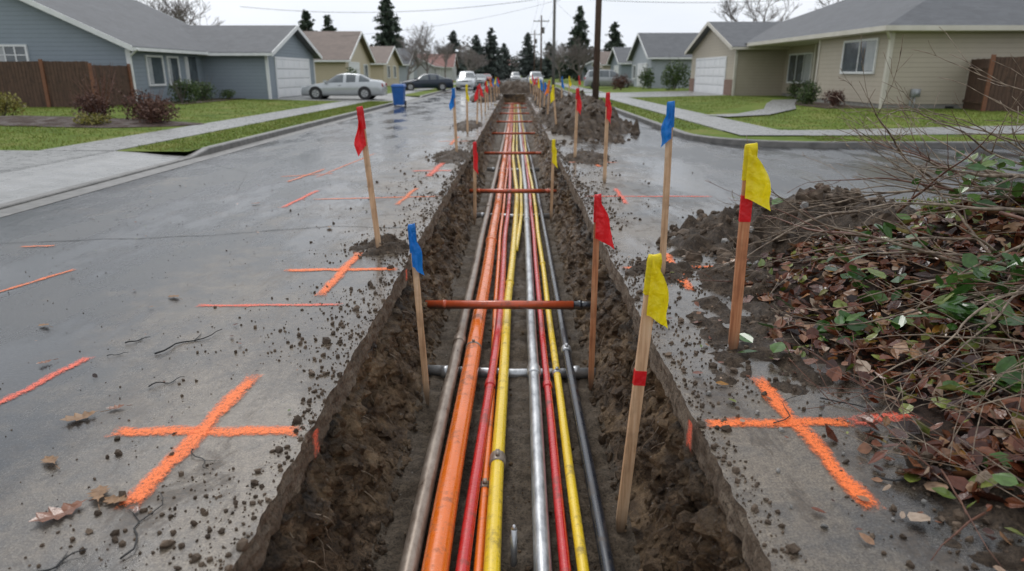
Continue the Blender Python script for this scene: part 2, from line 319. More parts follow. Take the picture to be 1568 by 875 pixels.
# ------------------------------------------------------------------ road
def road():
    b=MB()
    for side,lim in ((-1,-6.3),(1,4.3)):
        off=[0,.01,.04,.12,.4,1.0,2.0]; n=len(off)+1; vs=[];fs=[]
        for y in YS:
            e=edge(side,y)
            for k,o in enumerate(off): vs.append((e+side*o,y,0))
            vs.append((lim,y,0))
        for i in range(len(YS)-1):
            for j in range(n-1): fs.append((i*n+j,(i+1)*n+j,(i+1)*n+j+1,i*n+j+1) if side<0 else (i*n+j,i*n+j+1,(i+1)*n+j+1,(i+1)*n+j))
        b.add(vs,fs)
    b.quad((-6.3,-12,0),(4.3,-12,0),(4.3,-1,0),(-6.3,-1,0)); b.quad((-6.3,YE,0),(4.3,YE,0),(4.3,260,0),(-6.3,260,0))
    b.quad((4.3,8.5,0),(90,8.5,0),(90,15.5,0),(4.3,15.5,0))
    arc=[(4.3+2.6-2.6*math.cos(t),15.5+2.6-2.6*math.sin(t)) for t in [i*math.pi/2/10 for i in range(11)]]
    b.add([(4.3,15.5,0)]+[(x,y,0) for x,y in arc],[(0,)+tuple(range(1,12))[::-1]])
    b.obj('street_road',ASPH); return arc
arc=road()
b=MB(); G=3000; hx0,hx1,hy0,hy1=-1.6,1.6,-1.6,YE+.6; z=-.03
xs=[-G,hx0,hx1,G]; ys=[-G,hy0,hy1,G]
for i in range(3):
    for j in range(3):
        if i==1 and j==1: continue
        b.quad((xs[i],ys[j],z),(xs[i+1],ys[j],z),(xs[i+1],ys[j+1],z),(xs[i],ys[j+1],z))
b.obj('ground',GRASS)
def zl(x):
    d=abs(x)-(6.45 if x<0 else 4.45)
    return .12+.01*sm(0,3,d)+.12*sm(3,9,d)
def sheet(name,poly_x,poly_y,mat,dz=0,zf=None):
    b=MB(); zf=zf or zl
    for i in range(len(poly_x)-1):
        for j in range(len(poly_y)-1):
            x0,x1=poly_x[i],poly_x[i+1]; y0,y1=poly_y[j],poly_y[j+1]
            b.quad((x0,y0,zf(x0)+dz),(x1,y0,zf(x1)+dz),(x1,y1,zf(x1)+dz),(x0,y1,zf(x0)+dz))
    return b.obj(name,mat)
LX=[-150,-40,-20,-16,-14,-12,-11,-9.4,-7.9,-6.45]
sheet('left_lawn',LX,[-12,5.2],GRASS); sheet('left_lawn',LX,[13.6,38.6],GRASS); sheet('left_lawn',LX,[47.6,260],GRASS)
drive=lambda x: (.02+(zl(x)+.006-.02)*sm(6.3,7.9,abs(x)))
DX=[-30,-20,-16,-14,-12,-11,-9.4,-7.9,-7.4,-6.9,-6.3]
sheet('driveway',DX,[5.2,13.6],CONC,0,drive); sheet('driveway',[-13.6,-12,-11,-9.4,-7.9,-7.4,-6.9,-6.3],[38.6,47.6],CONC,0,drive)
b=MB()
for yy in (7.9,10.7): b.quad((-20,yy,.27),(-7.9,yy,.145),(-7.9,yy+.02,.145),(-20,yy+.02,.27))
b.quad((-7.92,5.2,.146),(-7.9,5.2,.146),(-7.9,13.6,.146),(-7.92,13.6,.146)); b.obj('driveway_joint',DARK)
b=MB()
y=13.6
while y<120:
    y2=min(y+1.5,38.6 if y<38.6 else 120)
    if not(38.5<y<47.5): b.box(-9.4,-7.9,y,y2-.02,.02,zl(-8.6)+.012)
    y=y2
b.obj('sidewalk',CONC)
def sweep_curb(name,pts,h=.13,w=.16):
    b=MB(); n=len(pts)
    def nrm(i):
        a=Vector(pts[max(i-1,0)][:2]);c=Vector(pts[min(i+1,n-1)][:2]); t=(c-a).normalized(); return Vector((t.y,-t.x))
    vs=[];fs=[]
    for i,p in enumerate(pts):
        q=nrm(i); hh=p[2] if len(p)>2 else h
        a=Vector(p[:2]); o=a+q*w
        vs+= [(a.x,a.y,-.02),(a.x,a.y,hh-.02),(a.x+q.x*.02,a.y+q.y*.02,hh),(o.x,o.y,hh),(o.x,o.y,-.02)]
    for i in range(n-1):
        for j in range(4): fs.append((i*5+j,i*5+j+1,(i+1)*5+j+1,(i+1)*5+j))
    b.add(vs,fs); return b.obj(name,CURB)
sweep_curb('curb',[(-6.3,120),(-6.3,48.2),(-6.3,47.4,.03),(-6.3,38.8,.03),(-6.3,38.0),(-6.3,14.3),(-6.3,13.4,.03),(-6.3,5.4,.03),(-6.3,4.6),(-6.3,-10)])
b=MB(); b.quad((-6.3,-10,.004),(-5.95,-10,.004),(-5.95,120,.004),(-6.3,120,.004)); b.obj('gutter',CURB)
cpts=[(90,15.5)]+[(x,y) for x,y in arc[::-1]]+[(4.3,44,.13),(4.3,44.6,.03),(4.3,55,.03),(4.3,55.6,.13),(4.3,150)]
sweep_curb('curb',[(x[0],x[1])+tuple(x[2:]) for x in cpts])
sweep_curb('curb',[(4.3,-10),(4.3,7.2),(4.6,8.0),(5.2,8.4),(6,8.5),(90,8.5)])
def block_right():
    b=MB(); RX=[6.9,7.5,9,11,13,15,40,150]
    c=(6.9,18.1)
    pts=[(c[0]-2.45*math.cos(t),c[1]-2.45*math.sin(t)) for t in [i*math.pi/20 for i in range(11)]]
    b.add([(c[0],c[1],zl(4.5))]+[(x,y,zl(4.5)) for x,y in pts],[(0,i+1,i+2) for i in range(10)])
    z0=zl(4.5)
    b.quad((4.45,18.1,z0),(6.9,18.1,z0),(6.9,44.6,z0),(4.45,44.6,z0)); b.quad((4.45,55,z0),(6.9,55,z0),(6.9,260,z0),(4.45,260,z0))
    for i in range(len(RX)-1):
        x0,x1=RX[i],RX[i+1]
        for y0,y1 in ((15.65,18.5),(18.5,44.6),(55,260)):
            za=zl(x0); zb=zl(x1)
            if i==0: za=z0
            zc=zl(x0) if i else z0; zd=zl(x1)
            b.quad((x0,y0,za if y0>16 else .12),(x1,y0,zb if y0>16 else .12),(x1,y1,zd),(x0,y1,zc))
    b.obj('right_lawn',GRASS)
    b=MB(); b.quad((4.45,-12,.11),(150,-12,.11),(150,8.35,.11),(5.2,8.35,.11)); b.obj('verge_lawn',GRASS)
    def wz(x,y):
        if y<18.5: t=(y-15.65)/2.85; return .12*(1-t)+zl(x)*t+.02
        return (zl(x) if x>6.9 else .12+.01*(x>6.9))+.02
    b=MB(); x=7.2
    while x<40:
        b.quad((x,17.0,wz(x,17.0)),(x+1.48,17.0,wz(x+1.48,17)),(x+1.48,18.5,wz(x+1.48,18.5)+.004),(x,18.5,wz(x,18.5)+.004)); x+=1.5
    y=18.5
    while y<110:
        if not(43.6<y<55): b.box(5.5,7.0,y,y+1.48,.02,.152)
        y+=1.5
    b.quad((5.5,17.0,.15),(7.2,17.0,.15),(7.2,18.5,.16),(5.5,18.5,.15))
    b.obj('sidewalk',CONC)
    sheet('driveway',[4.3,4.9,5.4,6.2,7.5,9,11,13.6],[44.6,55],CONC,0,lambda x: .02+(zl(x)+.012-.02)*sm(4.3,5.6,x))
    b=MB(); P=[(7.0,24.5),(8.5,25.2),(10.5,28),(12,32),(13.5,35.5),(16.4,37)]
    vs=[];n=len(P)
    for i,p in enumerate(P):
        a=Vector(P[max(i-1,0)]);c=Vector(P[min(i+1,n-1)]);t=(c-a).normalized();q=Vector((-t.y,t.x))*.6
        vs+= [(p[0]+q.x,p[1]+q.y,zl(p[0]+q.x)+.05),(p[0]-q.x,p[1]-q.y,zl(p[0]-q.x)+.05)]
    b.add(vs,[(2*i,2*i+1,2*i+3,2*i+2) for i in range(n-1)]); b.obj('footpath',CONC)
block_right()
def blades(regions):
    pos=[];sc=[]
    for (x0,x1,y0,y1,n) in regions:
        for _ in range(n):
            x=R(x0,x1);y=R(y0,y1)
            z=.12 if (x>0 and y<17) else (.12 if 4.4<x<6.9 else zl(x))
            if noise.noise(Vector((x*1.2,y*1.2,0)))<-.4: continue
            if 7<x<14 and 24<y<37.5 and abs(x-7-(y-24.5)*.6)<.9: continue
            pos.append((x,y,z+.008)); sc.append(R(.03,.075)*(1+y*.008))
    bv=[(-.2,0,-.3),(.2,0,-.3),(0,.55,.6)]
    return scatter('lawn_blades',bv,[(0,1,2)],np.array(pos),np.array(sc),BLADE,.35)
blades([(-7.85,-6.5,13.7,38,9000),(-19,-9.45,22,38,10000),(-20,-9.45,13.7,18.9,8000),(6.9,20,15.7,16.95,7000),(7.2,22,18.6,27,15000),(4.5,5.45,18.5,44,3500),(4.6,6,6.5,8.3,1500),(7.05,13.5,27,44,6000)])
# ------------------------------------------------------------------ pipes
def wob(y,s,a=.012): return a*noise.noise(Vector((s*7.3,y*.45,0)))
def pipe(name,key,dia,mat,z,y0=.2,y1=YE-.5,clamps=(),cm=None,n=14):
    def X(y):
        for i in range(len(key)-1):
            if y<=key[i+1][0]:
                a,b2=key[i],key[i+1]; t=(y-a[0])/(b2[0]-a[0]); t=max(0,t)
                return a[1]+(b2[1]-a[1])*t
        return key[-1][1]
    pts=[];y=y0
    while y<y1:
        xx=sum(X(y+d) for d in (-.8,-.4,0,.4,.8))/5
        pts.append((xx+wob(y,dia*10+key[0][1]),y,z+wob(y,dia*31+key[0][1],.012))); y+=.22 if y<16 else .6
    b=MB(); b.tube(pts,dia/2,n)
    for (cy,ln,k,mi) in clamps:
        i=min(range(len(pts)),key=lambda q:abs(pts[q][1]-cy)); p=Vector(pts[i]); d=(Vector(pts[i+1])-Vector(pts[i-1])).normalized()
        b.tube([p-d*ln/2,p-d*ln*.42,p+d*ln*.42,p+d*ln/2],[dia/2*(k-.06),dia/2*k,dia/2*k,dia/2*(k-.06)],n,mi)
        if mi==1: b.box(p.x-.012,p.x+.012,p.y-ln*.25,p.y+ln*.25,p.z+dia/2*k-.004,p.z+dia/2*k+.018,1)
    return b.obj(name,[mat,cm or P_GAL],smooth=True)
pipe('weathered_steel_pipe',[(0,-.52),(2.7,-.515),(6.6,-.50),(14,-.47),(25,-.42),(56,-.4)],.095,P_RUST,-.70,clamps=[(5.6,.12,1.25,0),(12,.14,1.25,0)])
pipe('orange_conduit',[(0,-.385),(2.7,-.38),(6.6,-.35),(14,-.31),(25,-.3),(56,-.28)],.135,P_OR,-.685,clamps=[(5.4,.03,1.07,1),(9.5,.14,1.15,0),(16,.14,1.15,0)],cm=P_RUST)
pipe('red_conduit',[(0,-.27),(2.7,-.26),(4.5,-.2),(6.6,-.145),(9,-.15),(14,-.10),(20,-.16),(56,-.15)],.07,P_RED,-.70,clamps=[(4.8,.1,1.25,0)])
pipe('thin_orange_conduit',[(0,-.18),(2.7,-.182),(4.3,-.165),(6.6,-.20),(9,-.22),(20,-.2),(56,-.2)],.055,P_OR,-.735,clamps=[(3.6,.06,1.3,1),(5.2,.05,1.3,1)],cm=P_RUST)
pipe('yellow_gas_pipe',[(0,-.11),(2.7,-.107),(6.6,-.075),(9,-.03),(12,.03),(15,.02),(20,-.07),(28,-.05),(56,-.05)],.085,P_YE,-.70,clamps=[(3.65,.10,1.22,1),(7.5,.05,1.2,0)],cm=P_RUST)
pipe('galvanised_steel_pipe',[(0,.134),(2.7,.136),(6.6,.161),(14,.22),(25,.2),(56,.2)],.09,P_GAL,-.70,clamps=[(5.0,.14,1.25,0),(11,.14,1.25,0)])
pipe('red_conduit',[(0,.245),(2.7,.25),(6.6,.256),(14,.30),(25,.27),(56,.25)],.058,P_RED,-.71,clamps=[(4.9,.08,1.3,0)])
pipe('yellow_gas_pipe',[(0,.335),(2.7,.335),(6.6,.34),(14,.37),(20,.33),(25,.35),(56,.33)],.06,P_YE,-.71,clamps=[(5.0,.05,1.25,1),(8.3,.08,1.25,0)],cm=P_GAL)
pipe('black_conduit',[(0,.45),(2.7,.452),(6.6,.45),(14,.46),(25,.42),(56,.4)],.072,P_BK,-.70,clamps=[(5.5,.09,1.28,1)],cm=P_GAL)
pipe('yellow_gas_pipe',[(8,-.02),(12,.12),(16,.13),(22,.05),(30,.08),(56,.1)],.06,P_YE,-.71,y0=9)
b=MB(); b.tube([(-.005,2.9,-.8),(-.003,2.95,-.62)],.017,10); b.tube([(-.003,2.95,-.62),(-.003,2.953,-.595)],[.017,.006],10); b.obj('steel_stub_pipe',P_GAL,smooth=True)
for y,x0,x1 in ((5.15,-.72,.66),(11.6,-.72,.62),(17.5,-.72,.62)):
    b=MB(); b.tube([(x0,y+.03,-.745),(0,y,-.765),(x1,y-.02,-.745)],.042,12); 
    for xx in (x0+.12,x1-.2): b.tube([(xx,y,-.75),(xx+.07,y,-.75)],.054,12)
    b.obj('cross_pipe',P_GAL,smooth=True)
for i,y in enumerate([6.2,12.8,19.2,25.6,32,38.5,45,51]):
    z=-.53+.01*math.sin(i*3); b=MB(); L,Rr=-.86,.78
    b.tube([(L,y+.02,z),(.56,y-.01,z+.005)],.042,14); b.tube([(.56,y-.01,z+.005),(Rr,y-.02,z+.006)],.039,14,1); b.tube([(.60,y-.012,z+.005),(.64,y-.013,z+.005)],.048,14,1); b.tube([(-.70,y+.018,z),(-.66,y+.017,z)],.047,14,0)
    b.obj('trench_strut',[P_STR,P_BK if i==0 else P_STR],smooth=True)
# ------------------------------------------------------------------ spray marks
def mark(segs,mat=PAINT,w=.06,z=.004,name='spray_paint_marking'):
    me=bpy.data.meshes.new(name); vs=[];fs=[];uv=[]
    for si,(x0,y0,x1,y1) in enumerate(segs):
        a=Vector((x0,y0));c=Vector((x1,y1));d=c-a;L=d.length;t=d/L;q=Vector((-t.y,t.x)); zz=z+.003*si; n=8; W=w*.95
        a=a-t*w*.5;c=c+t*w*.5;L+=w
        for k in range(n+1):
            p=a+(c-a)*k/n+q*(w*.12*math.sin(k*1.7+x0*5)); s=k/n
            u=(s*2-1); uu=max(0,1-(min(s,1-s)*L)/(w*1.2)); uu=uu*(1 if u>0 else -1)
            for sd in (-1,0,1):
                ww=W*(1+.12*math.sin(k*2.3+y0*3))
                vs.append((p.x+q.x*ww*sd,p.y+q.y*ww*sd,zz)); uv.append((uu,sd))
        o=si*(n+1)*3
        for k in range(n):
            for s2 in (0,1):
                f=(o+k*3+s2,o+(k+1)*3+s2,o+(k+1)*3+s2+1,o+k*3+s2+1); fs.append(f[::-1])
    me.from_pydata(vs,[],fs); l=me.uv_layers.new(name='UVMap')
    for lp in me.loops: l.data[lp.index].uv=uv[lp.vertex_index]
    me.materials.append(mat); o=bpy.data.objects.new(name,me); C.objects.link(o); return o
mark([(-1.87,2.83,-1.01,2.84),(-1.49,2.24,-1.44,3.45)],w=.062)
mark([(-1.95,5.56,-1.01,5.6),(-1.46,4.85,-1.45,6.15)],w=.06)
mark([(-2.3,4.63,-1.24,4.66)],PAINTP,.045); mark([(-2.62,3.05,-2.51,3.7)],PAINTP,.055)
mark([(-3.95,4.9,-3.75,5.6),(-4.75,6.35,-4.45,6.4)],PAINTF,.05)
mark([(-2.7,8.95,-.99,9.2),(-1.5,8.5,-1.43,9.9)],PAINTF,.07); mark([(-2.89,8.35,-2.81,9.7)],PAINTP,.06)
mark([(-1.75,11.7,-1.1,11.75),(-1.4,11.0,-1.35,12.8)],PAINTP,.1); mark([(-3.8,11,-3.0,11.4),(-3.5,10.4,-3.3,12)],PAINTF,.06); mark([(-3.2,10.8,-2.9,14.5)],PAINTF,.04)
mark([(.92,2.92,1.6,2.94),(1.32,3.44,1.37,2.25)],w=.06); mark([(1.6,2.94,1.95,3.02)],PAINTP,.08)
mark([(.92,5.65,1.9,5.68),(1.39,6.15,1.35,5.0)],w=.055)
mark([(.92,9.2,2.7,9.2),(1.42,8.6,1.45,9.9)],PAINTP,.06); mark([(1,12.9,1.9,12.9),(1.5,12.2,1.5,13.8)],PAINTF,.09); mark([(-1.9,17,-1.1,17),(-1.5,16,-1.5,18.3)],PAINTF,.09)
def wallmark(side,y,w,h):
    vs=[];uv=[]
    me=bpy.data.meshes.new('spray_paint_drip')
    for k in range(7):
        z=.004-h*k/6
        for j,s in enumerate((-1,0,1)):
            yy=y+s*w; sd=soff(side,yy); x=(edge(side,yy)-side*.03) if z>sd else wallx(side,yy,z)-side*.03
            vs.append((x,yy,z)); uv.append((max(0,k/6*2-1),s))
    me.from_pydata(vs,[],[(k*3+j,k*3+j+1,(k+1)*3+j+1,(k+1)*3+j) for k in range(6) for j in range(2)]); l=me.uv_layers.new(name='UVMap')
    for lp in me.loops: l.data[lp.index].uv=uv[lp.vertex_index]
    me.materials.append(PAINTP); C.objects.link(bpy.data.objects.new('spray_paint_drip',me))
wallmark(-1,2.84,.06,.17); wallmark(1,2.93,.06,.17); wallmark(-1,5.58,.06,.12)
def crack(pts,w):
    b=MB(); vs=[];P=[]
    for i in range(len(pts)-1):
        a=Vector(pts[i]);c=Vector(pts[i+1]); n=max(2,int((c-a).length/.06))
        for k in range(n): P.append(a+(c-a)*k/n)
    for i,p in enumerate(P):
        o=.05*noise.noise(Vector((p.x*3,p.y*3,1)))+.015*noise.noise(Vector((p.x*20,p.y*20,1))); ww=w*(.4+.8*abs(noise.noise(Vector((p.x*6,p.y*6,5)))))
        vs+=[(p.x,p.y+o-ww,.004),(p.x,p.y+o+ww,.004)]
    b.add(vs,[(2*i,2*i+2,2*i+3,2*i+1) for i in range(len(P)-1)]); b.obj('road_crack',DARK)
crack([(-6.2,6.3),(-4.5,6.6),(-3,6.9),(-2,7.3),(-1.05,7.2)],.011); crack([(-6,13),(-4.5,11.5),(-3.9,9.5),(-4.3,8)],.009); crack([(-3,6.9),(-2.7,8.2),(-2.9,10)],.007)
# ------------------------------------------------------------------ mounds & clods
MOUNDS=[]
def mound(name,cx,cy,rx,ry,h,mat=DIRT,n=60,amp=.25,seed=0):
    b=MB(); vs=[]
    def H(x,y):
        dx=(x-cx)/rx;dy=(y-cy)/ry; r=math.sqrt(dx*dx+dy*dy)*(1+.28*noise.noise(Vector((x*1.1,y*1.1,seed)))+.22*noise.noise(Vector((x*4,y*4,seed))))
        base=max(0,1-r*r)**1.1 if r<1 else 0
        z=h*base+h*amp*nz(x,y,seed,2.2/max(.4,h+.2),4)*min(1,base*3)+.07*nz(x,y,seed,6,5)*min(1,base*4)
        return z-.012 if r<1 else -.012
    for i in range(n+1):
        for j in range(n+1):
            x=cx+rx*1.2*(2*i/n-1);y=cy+ry*1.2*(2*j/n-1)
            vs.append((x,y,H(x,y)))
    fs=[(i*(n+1)+j,(i+1)*(n+1)+j,(i+1)*(n+1)+j+1,i*(n+1)+j+1) for i in range(n) for j in range(n)]
    fs=[f for f in fs if max(vs[k][2] for k in f)>-.011]
    b.add(vs,fs); MOUNDS.append((cx,cy,rx,ry,H,h)); return b.obj(name,mat,smooth=True)
mound('dirt_mound',3.1,6.5,1.4,1.5,.45,seed=2,n=110)
mound('dirt_mound',2.2,24.5,1.25,7.0,.85,seed=5,n=90); mound('dirt_mound',2.0,40,1.1,6,.7,seed=6); mound('dirt_mound',-1.9,47,.9,6,.45,seed=9); mound('dirt_mound',2.0,52,1.1,5,.7,seed=8)
mound('dirt_mound',0,60,3.0,2.5,.9,seed=12)
mound('dirt_spill',-1.28,6.35,.32,.42,.07,seed=3,n=40); mound('dirt_spill',1.25,5.55,.32,.4,.05,seed=4,n=40); mound('dirt_spill',-1.3,13.8,.4,1.2,.08,seed=14,n=30); mound('dirt_spill',1.4,13.5,.5,1.0,.1,seed=15,n=30)
mound('dirt_spill',1.55,4.1,.45,.9,.035,seed=16,n=60); mound('dirt_spill',1.85,2.2,.35,.5,.03,seed=17,n=40); mound('dirt_spill',1.85,5.2,.45,.5,.08,seed=18,n=50); mound('dirt_spill',-1.5,22,.45,2,.12,seed=19,n=30)
pos=[];sc=[]
def addc(x,y,z,s): pos.append((x,y,z+s*.3)); sc.append(s)
for _ in range(9500):
    side=random.choice((-1,1)); y=1.3+16*random.random()**1.6; d=random.expovariate(3.6)
    x=edge(side,y)+side*(d+.004)
    if side>0 and x>4.2: continue
    if noise.noise(Vector((x*1.5,y*.8,3)))<-.05 and d>.12: continue
    addc(x,y,0,min(.026,.0018+random.expovariate(300))*(1+y*.05))
for _ in range(900):
    x=R(-5,-1);y=R(2,14); addc(x,y,0,R(.0015,.004)*(1+y*.06))
for (cx,cy,rx,ry,H,h) in MOUNDS:
    n=int(300*rx*ry*(1 if cy<12 else .3))+60
    for _ in range(n):
        a=R(0,6.28);r=math.sqrt(random.random())*1.2; x=cx+rx*r*math.cos(a);y=cy+ry*r*math.sin(a)
        if abs(x)<1.0: continue
        z=max(0,H(x,y)); s=(.006+random.expovariate(52 if h>.3 else 200))*(1+cy*.015); s=min(s,.10 if h>.3 else .03)
        addc(x,y,z,s)
scatter('dirt_clods',ICO_V,ICO_F,np.array(pos),np.array(sc),CLOD,None,.32,aniso=rng.uniform(.6,1.2,(len(pos),3)))
pos=[];sc=[]
for _ in range(70):
    x=random.gauss(2.3,.5);y=random.gauss(5.3,.7); pos.append((x,y,max(0,MOUNDS[0][4](x,y))+.01)); sc.append(R(.015,.055))
for _ in range(40): pos.append((R(1.0,1.7),R(2,6),.006)); sc.append(R(.006,.018))
scatter('grey_stones',ICO_V,ICO_F,np.array(pos),np.array(sc),ROCK,None,.2,aniso=rng.uniform(.6,1.2,(len(pos),3)))
pos=[];sc=[]
for _ in range(2800):
    y=2.2+14*random.random()**1.5
    if random.random()<.6:
        side=random.choice((-1,1)); z=ZD+.3*random.random()**2; x=wallx(side,y,z); addc(x,y,z,min(.04,.004+random.expovariate(110)))
    else: addc(R(-.6,.52),y,ZD+.005,min(.02,.003+random.expovariate(200)))
for _ in range(5600):
    y=1.6+15*random.random()**1.5; side=random.choice((-1,1)); z=R(ZD,soff(side,y)-.01); x=wallx(side,y,z)+side*.006
    pos.append((x,y,z)); sc.append(min(.06,.006+random.expovariate(75)))
scatter('trench_rubble',ICO_V,ICO_F,np.array(pos),np.array(sc),SOIL,None,.34,aniso=rng.uniform(.55,1.25,(len(pos),3)))
b=MB()
for _ in range(220):
    side=random.choice((-1,1)); y=R(2.0,9); z=R(-.6,-.18); x=wallx(side,y,z)+side*.03
    p=Vector((x,y,z)); d=Vector((-side*R(.3,1),R(-1,1),R(-1,.1))).normalized(); pts=[p]
    for k in range(6): d=(d+Vector((R(-.4,.4),R(-.4,.4),-.25))).normalized(); p=p+d*R(.02,.05); pts.append(p)
    b.tube(pts,[.004,.0035,.003,.0025,.002,.0015,.001],4)
b.obj('exposed_roots',BARK)
# ------------------------------------------------------------------ stakes
def stake(base,top,col,side=1,fw=.1,fl=.3,wood=None,band=None,wdt=.05):
    base=Vector(base);top=Vector(top); d=top-base; L=d.length
    zx=d.normalized(); xx=Vector((1,0,0)); xx=(xx-zx*xx.dot(zx)).normalized(); yy=zx.cross(xx); q=Matrix((xx,yy,zx)).transposed().to_4x4()
    e=empty('survey_stake',base)
    rz=Matrix.Rotation(R(-.25,.25),4,'Z'); Mx=q@rz
    w=wdt/2; t=.016
    b=MB()
    P=[Mx@Vector(p) for p in ((-.006,-.004,-.12),(.006,-.004,-.12),(.006,.004,-.12),(-.006,.004,-.12),(-w,-t,.05),(w,-t,.05),(w,t,.05),(-w,t,.05))]
    b.hexa(P); b.box(-w,w,-t,t,.05,L-.012,0,Mx)
    c=.008; P=[(-w,-t,L-.012),(w,-t,L-.012),(w,t,L-.012),(-w,t,L-.012),(-w+c,-t+c*.5,L),(w-c,-t+c*.5,L),(w-c,t-c*.5,L),(-w+c,t-c*.5,L)]
    b.hexa([Mx@Vector(p) for p in P]); b.obj('wooden_stake',wood or WOOD,parent=e)
    b=MB(); n=9; z0=L-.19
    vs=[];fs=[]
    for i in range(n+1):
        z=z0+(L+.006-z0)*i/n
        for (sx,sy) in ((-1,-1),(0,-1.05),(1,-1),(1.04,0),(1,1),(0,1.05),(-1,1),(-1.04,0)):
            j=1+.10*noise.noise(Vector((sx*2,sy*2,z*40+base.x*9)))
            tp=.86 if i==n else 1
            vs.append(Mx@Vector((sx*(w+.004)*j*tp,sy*(t+.004)*j*tp,z+.006*math.sin(sx*2+i*2))))
    for i in range(n):
        for j in range(8): fs.append((i*8+j,i*8+(j+1)%8,(i+1)*8+(j+1)%8,(i+1)*8+j))
    fs.append(tuple(n*8+j for j in range(8)))
    b.add(vs,fs)
    nu,nv=9,14; vs=[];fs=[]; ph=R(0,6)
    for i in range(nu+1):
        u=i/nu
        for j in range(nv+1):
            v=j/nv; wid=fw*(.35+.65*min(1,v*1.5+.1))
            x=side*(-w*.6+u*(w*1.2+wid)); z=L-.01-v*fl*(1-.1*u)-fl*.38*u**1.2
            y=-t-.012-.030*math.sin(u*6+ph+v*2.0)*u*1.1-.012*v-.014*noise.noise(Vector((u*4,v*6,ph)))
            x-=side*.012*math.sin(v*6+ph)*u
            vs.append(Mx@Vector((x,y,z)))
    for i in range(nu):
        for j in range(nv): fs.append((i*(nv+1)+j,(i+1)*(nv+1)+j,(i+1)*(nv+1)+j+1,i*(nv+1)+j+1))
    b.add(vs,fs); b.obj('flagging_tape',FL[col],smooth=True,parent=e)
    if band:
        b=MB(); z1,z2,bc=band; b.box(-w-.002,w+.002,-t-.002,t+.002,L-z2,L-z1,0,Mx); b.obj('paint_band',FL[bc],parent=e)
stake((-1.27,6.2,0),(-1.37,6.2,1.31),'r',-1,.06,.32)
stake((-.66,4.65,-.72),(-.72,4.65,.59),'b',1,.05,.28,wdt=.042)
stake((.597,4.9,-.74),(.596,4.88,.76),'r',1,.11,.3,wood=WOODR,wdt=.042)
stake((.58,3.19,-.79),(.676,3.19,.757),'y',1,.09,.28,band=(.60,.68,'r'),wdt=.055)
stake((1.32,3.84,0),(1.306,3.84,1.22),'y',1,.12,.28,wood=WOODR,band=(.28,.43,'r'),wdt=.058)
stake((1.21,5.4,0),(1.19,5.4,1.385),'b',-1,.05,.26,wdt=.052)
stake((1.36,10.4,0),(1.36,10.4,1.32),'r',1,.05,.35)
stake((1.15,13.3,0),(1.17,13.3,1.32),'r',1,.07,.38)
stake((-1.2,14.2,0),(-1.24,14.2,1.3),'b',-1,.06,.33)
stake((-1.3,19,0),(-1.3,19,1.3),'y',1,.05,.35)
stake((-.66,11,-.7),(-.64,11,.55),'r',1,.05,.4,wdt=.045); stake((.6,11.2,-.72),(.62,11.2,.57),'y',1,.06,.35,wdt=.045)
cc='rybroyrb'
for i,y in enumerate([22,26,29,33,37,41,45,49,53]):
    stake((-1.25+R(-.1,.1),y,0),(-1.25+R(-.1,.1),y,1.3+R(-.1,.1)),cc[(i*3)%8],random.choice((-1,1)),.1,.38)
    stake((1.15+R(-.1,.1),y-2,.05),(1.15+R(-.12,.12),y-2,1.35+R(-.1,.1)),cc[(i*3+1)%8],random.choice((-1,1)),.1,.38)
for (x,y,c) in ((2.5,33,'y'),(3.3,37,'r'),(1.9,29,'b')): stake((x,y,.1),(x,y,1.45),c,1,.08,.38)
# ------------------------------------------------------------------ leaf and brush pile
def hp(x,y):
    a=sm(1.75,4.2,x)*(1-sm(5.0,7.0,y))*sm(-.5,2.5,y)
    return .72*a+.05*nz(x,y,2,1.6,3)*min(1,a*5)
b=MB(); n=80; vs=[]
for i in range(n+1):
    for j in range(n+1):
        x=1.4+4.6*i/n;y=.3+6.9*j/n; h=hp(x,y)+.02*nz(x,y,0,8,3); ed=min(1,min(i,n-i,j,n-j)/5); vs.append((x,y,max(-.01,(h+.004)*ed-.012)))
fs=[(i*(n+1)+j,(i+1)*(n+1)+j,(i+1)*(n+1)+j+1,i*(n+1)+j+1) for i in range(n) for j in range(n)]; b.add(vs,fs); b.obj('brush_pile_soil',MULCH,smooth=True)
pos=[];sc=[]
while len(pos)<9000:
    x=1.25+3.6*random.random();y=R(1.2,6.0)
    p=sm(1.35,2.15,x+.35*noise.noise(Vector((x*1.5,y*1.5,0)))-.20*max(0,y-4))
    if random.random()>p**1.5: continue
    if x>4.9: continue
    pos.append((x,y,max(0,hp(x,y))+.012+.05*random.random()*p)); sc.append(R(.04,.12))
scatter('dead_leaf_pile',LV,LF,np.array(pos),np.array(sc),LEAFB,.5,.16,aniso=np.stack([rng.uniform(.8,1.7,len(pos)),rng.uniform(.8,1.2,len(pos)),rng.uniform(.5,3,len(pos))],1))
br=MB(); brr=MB(); leafpos=[]
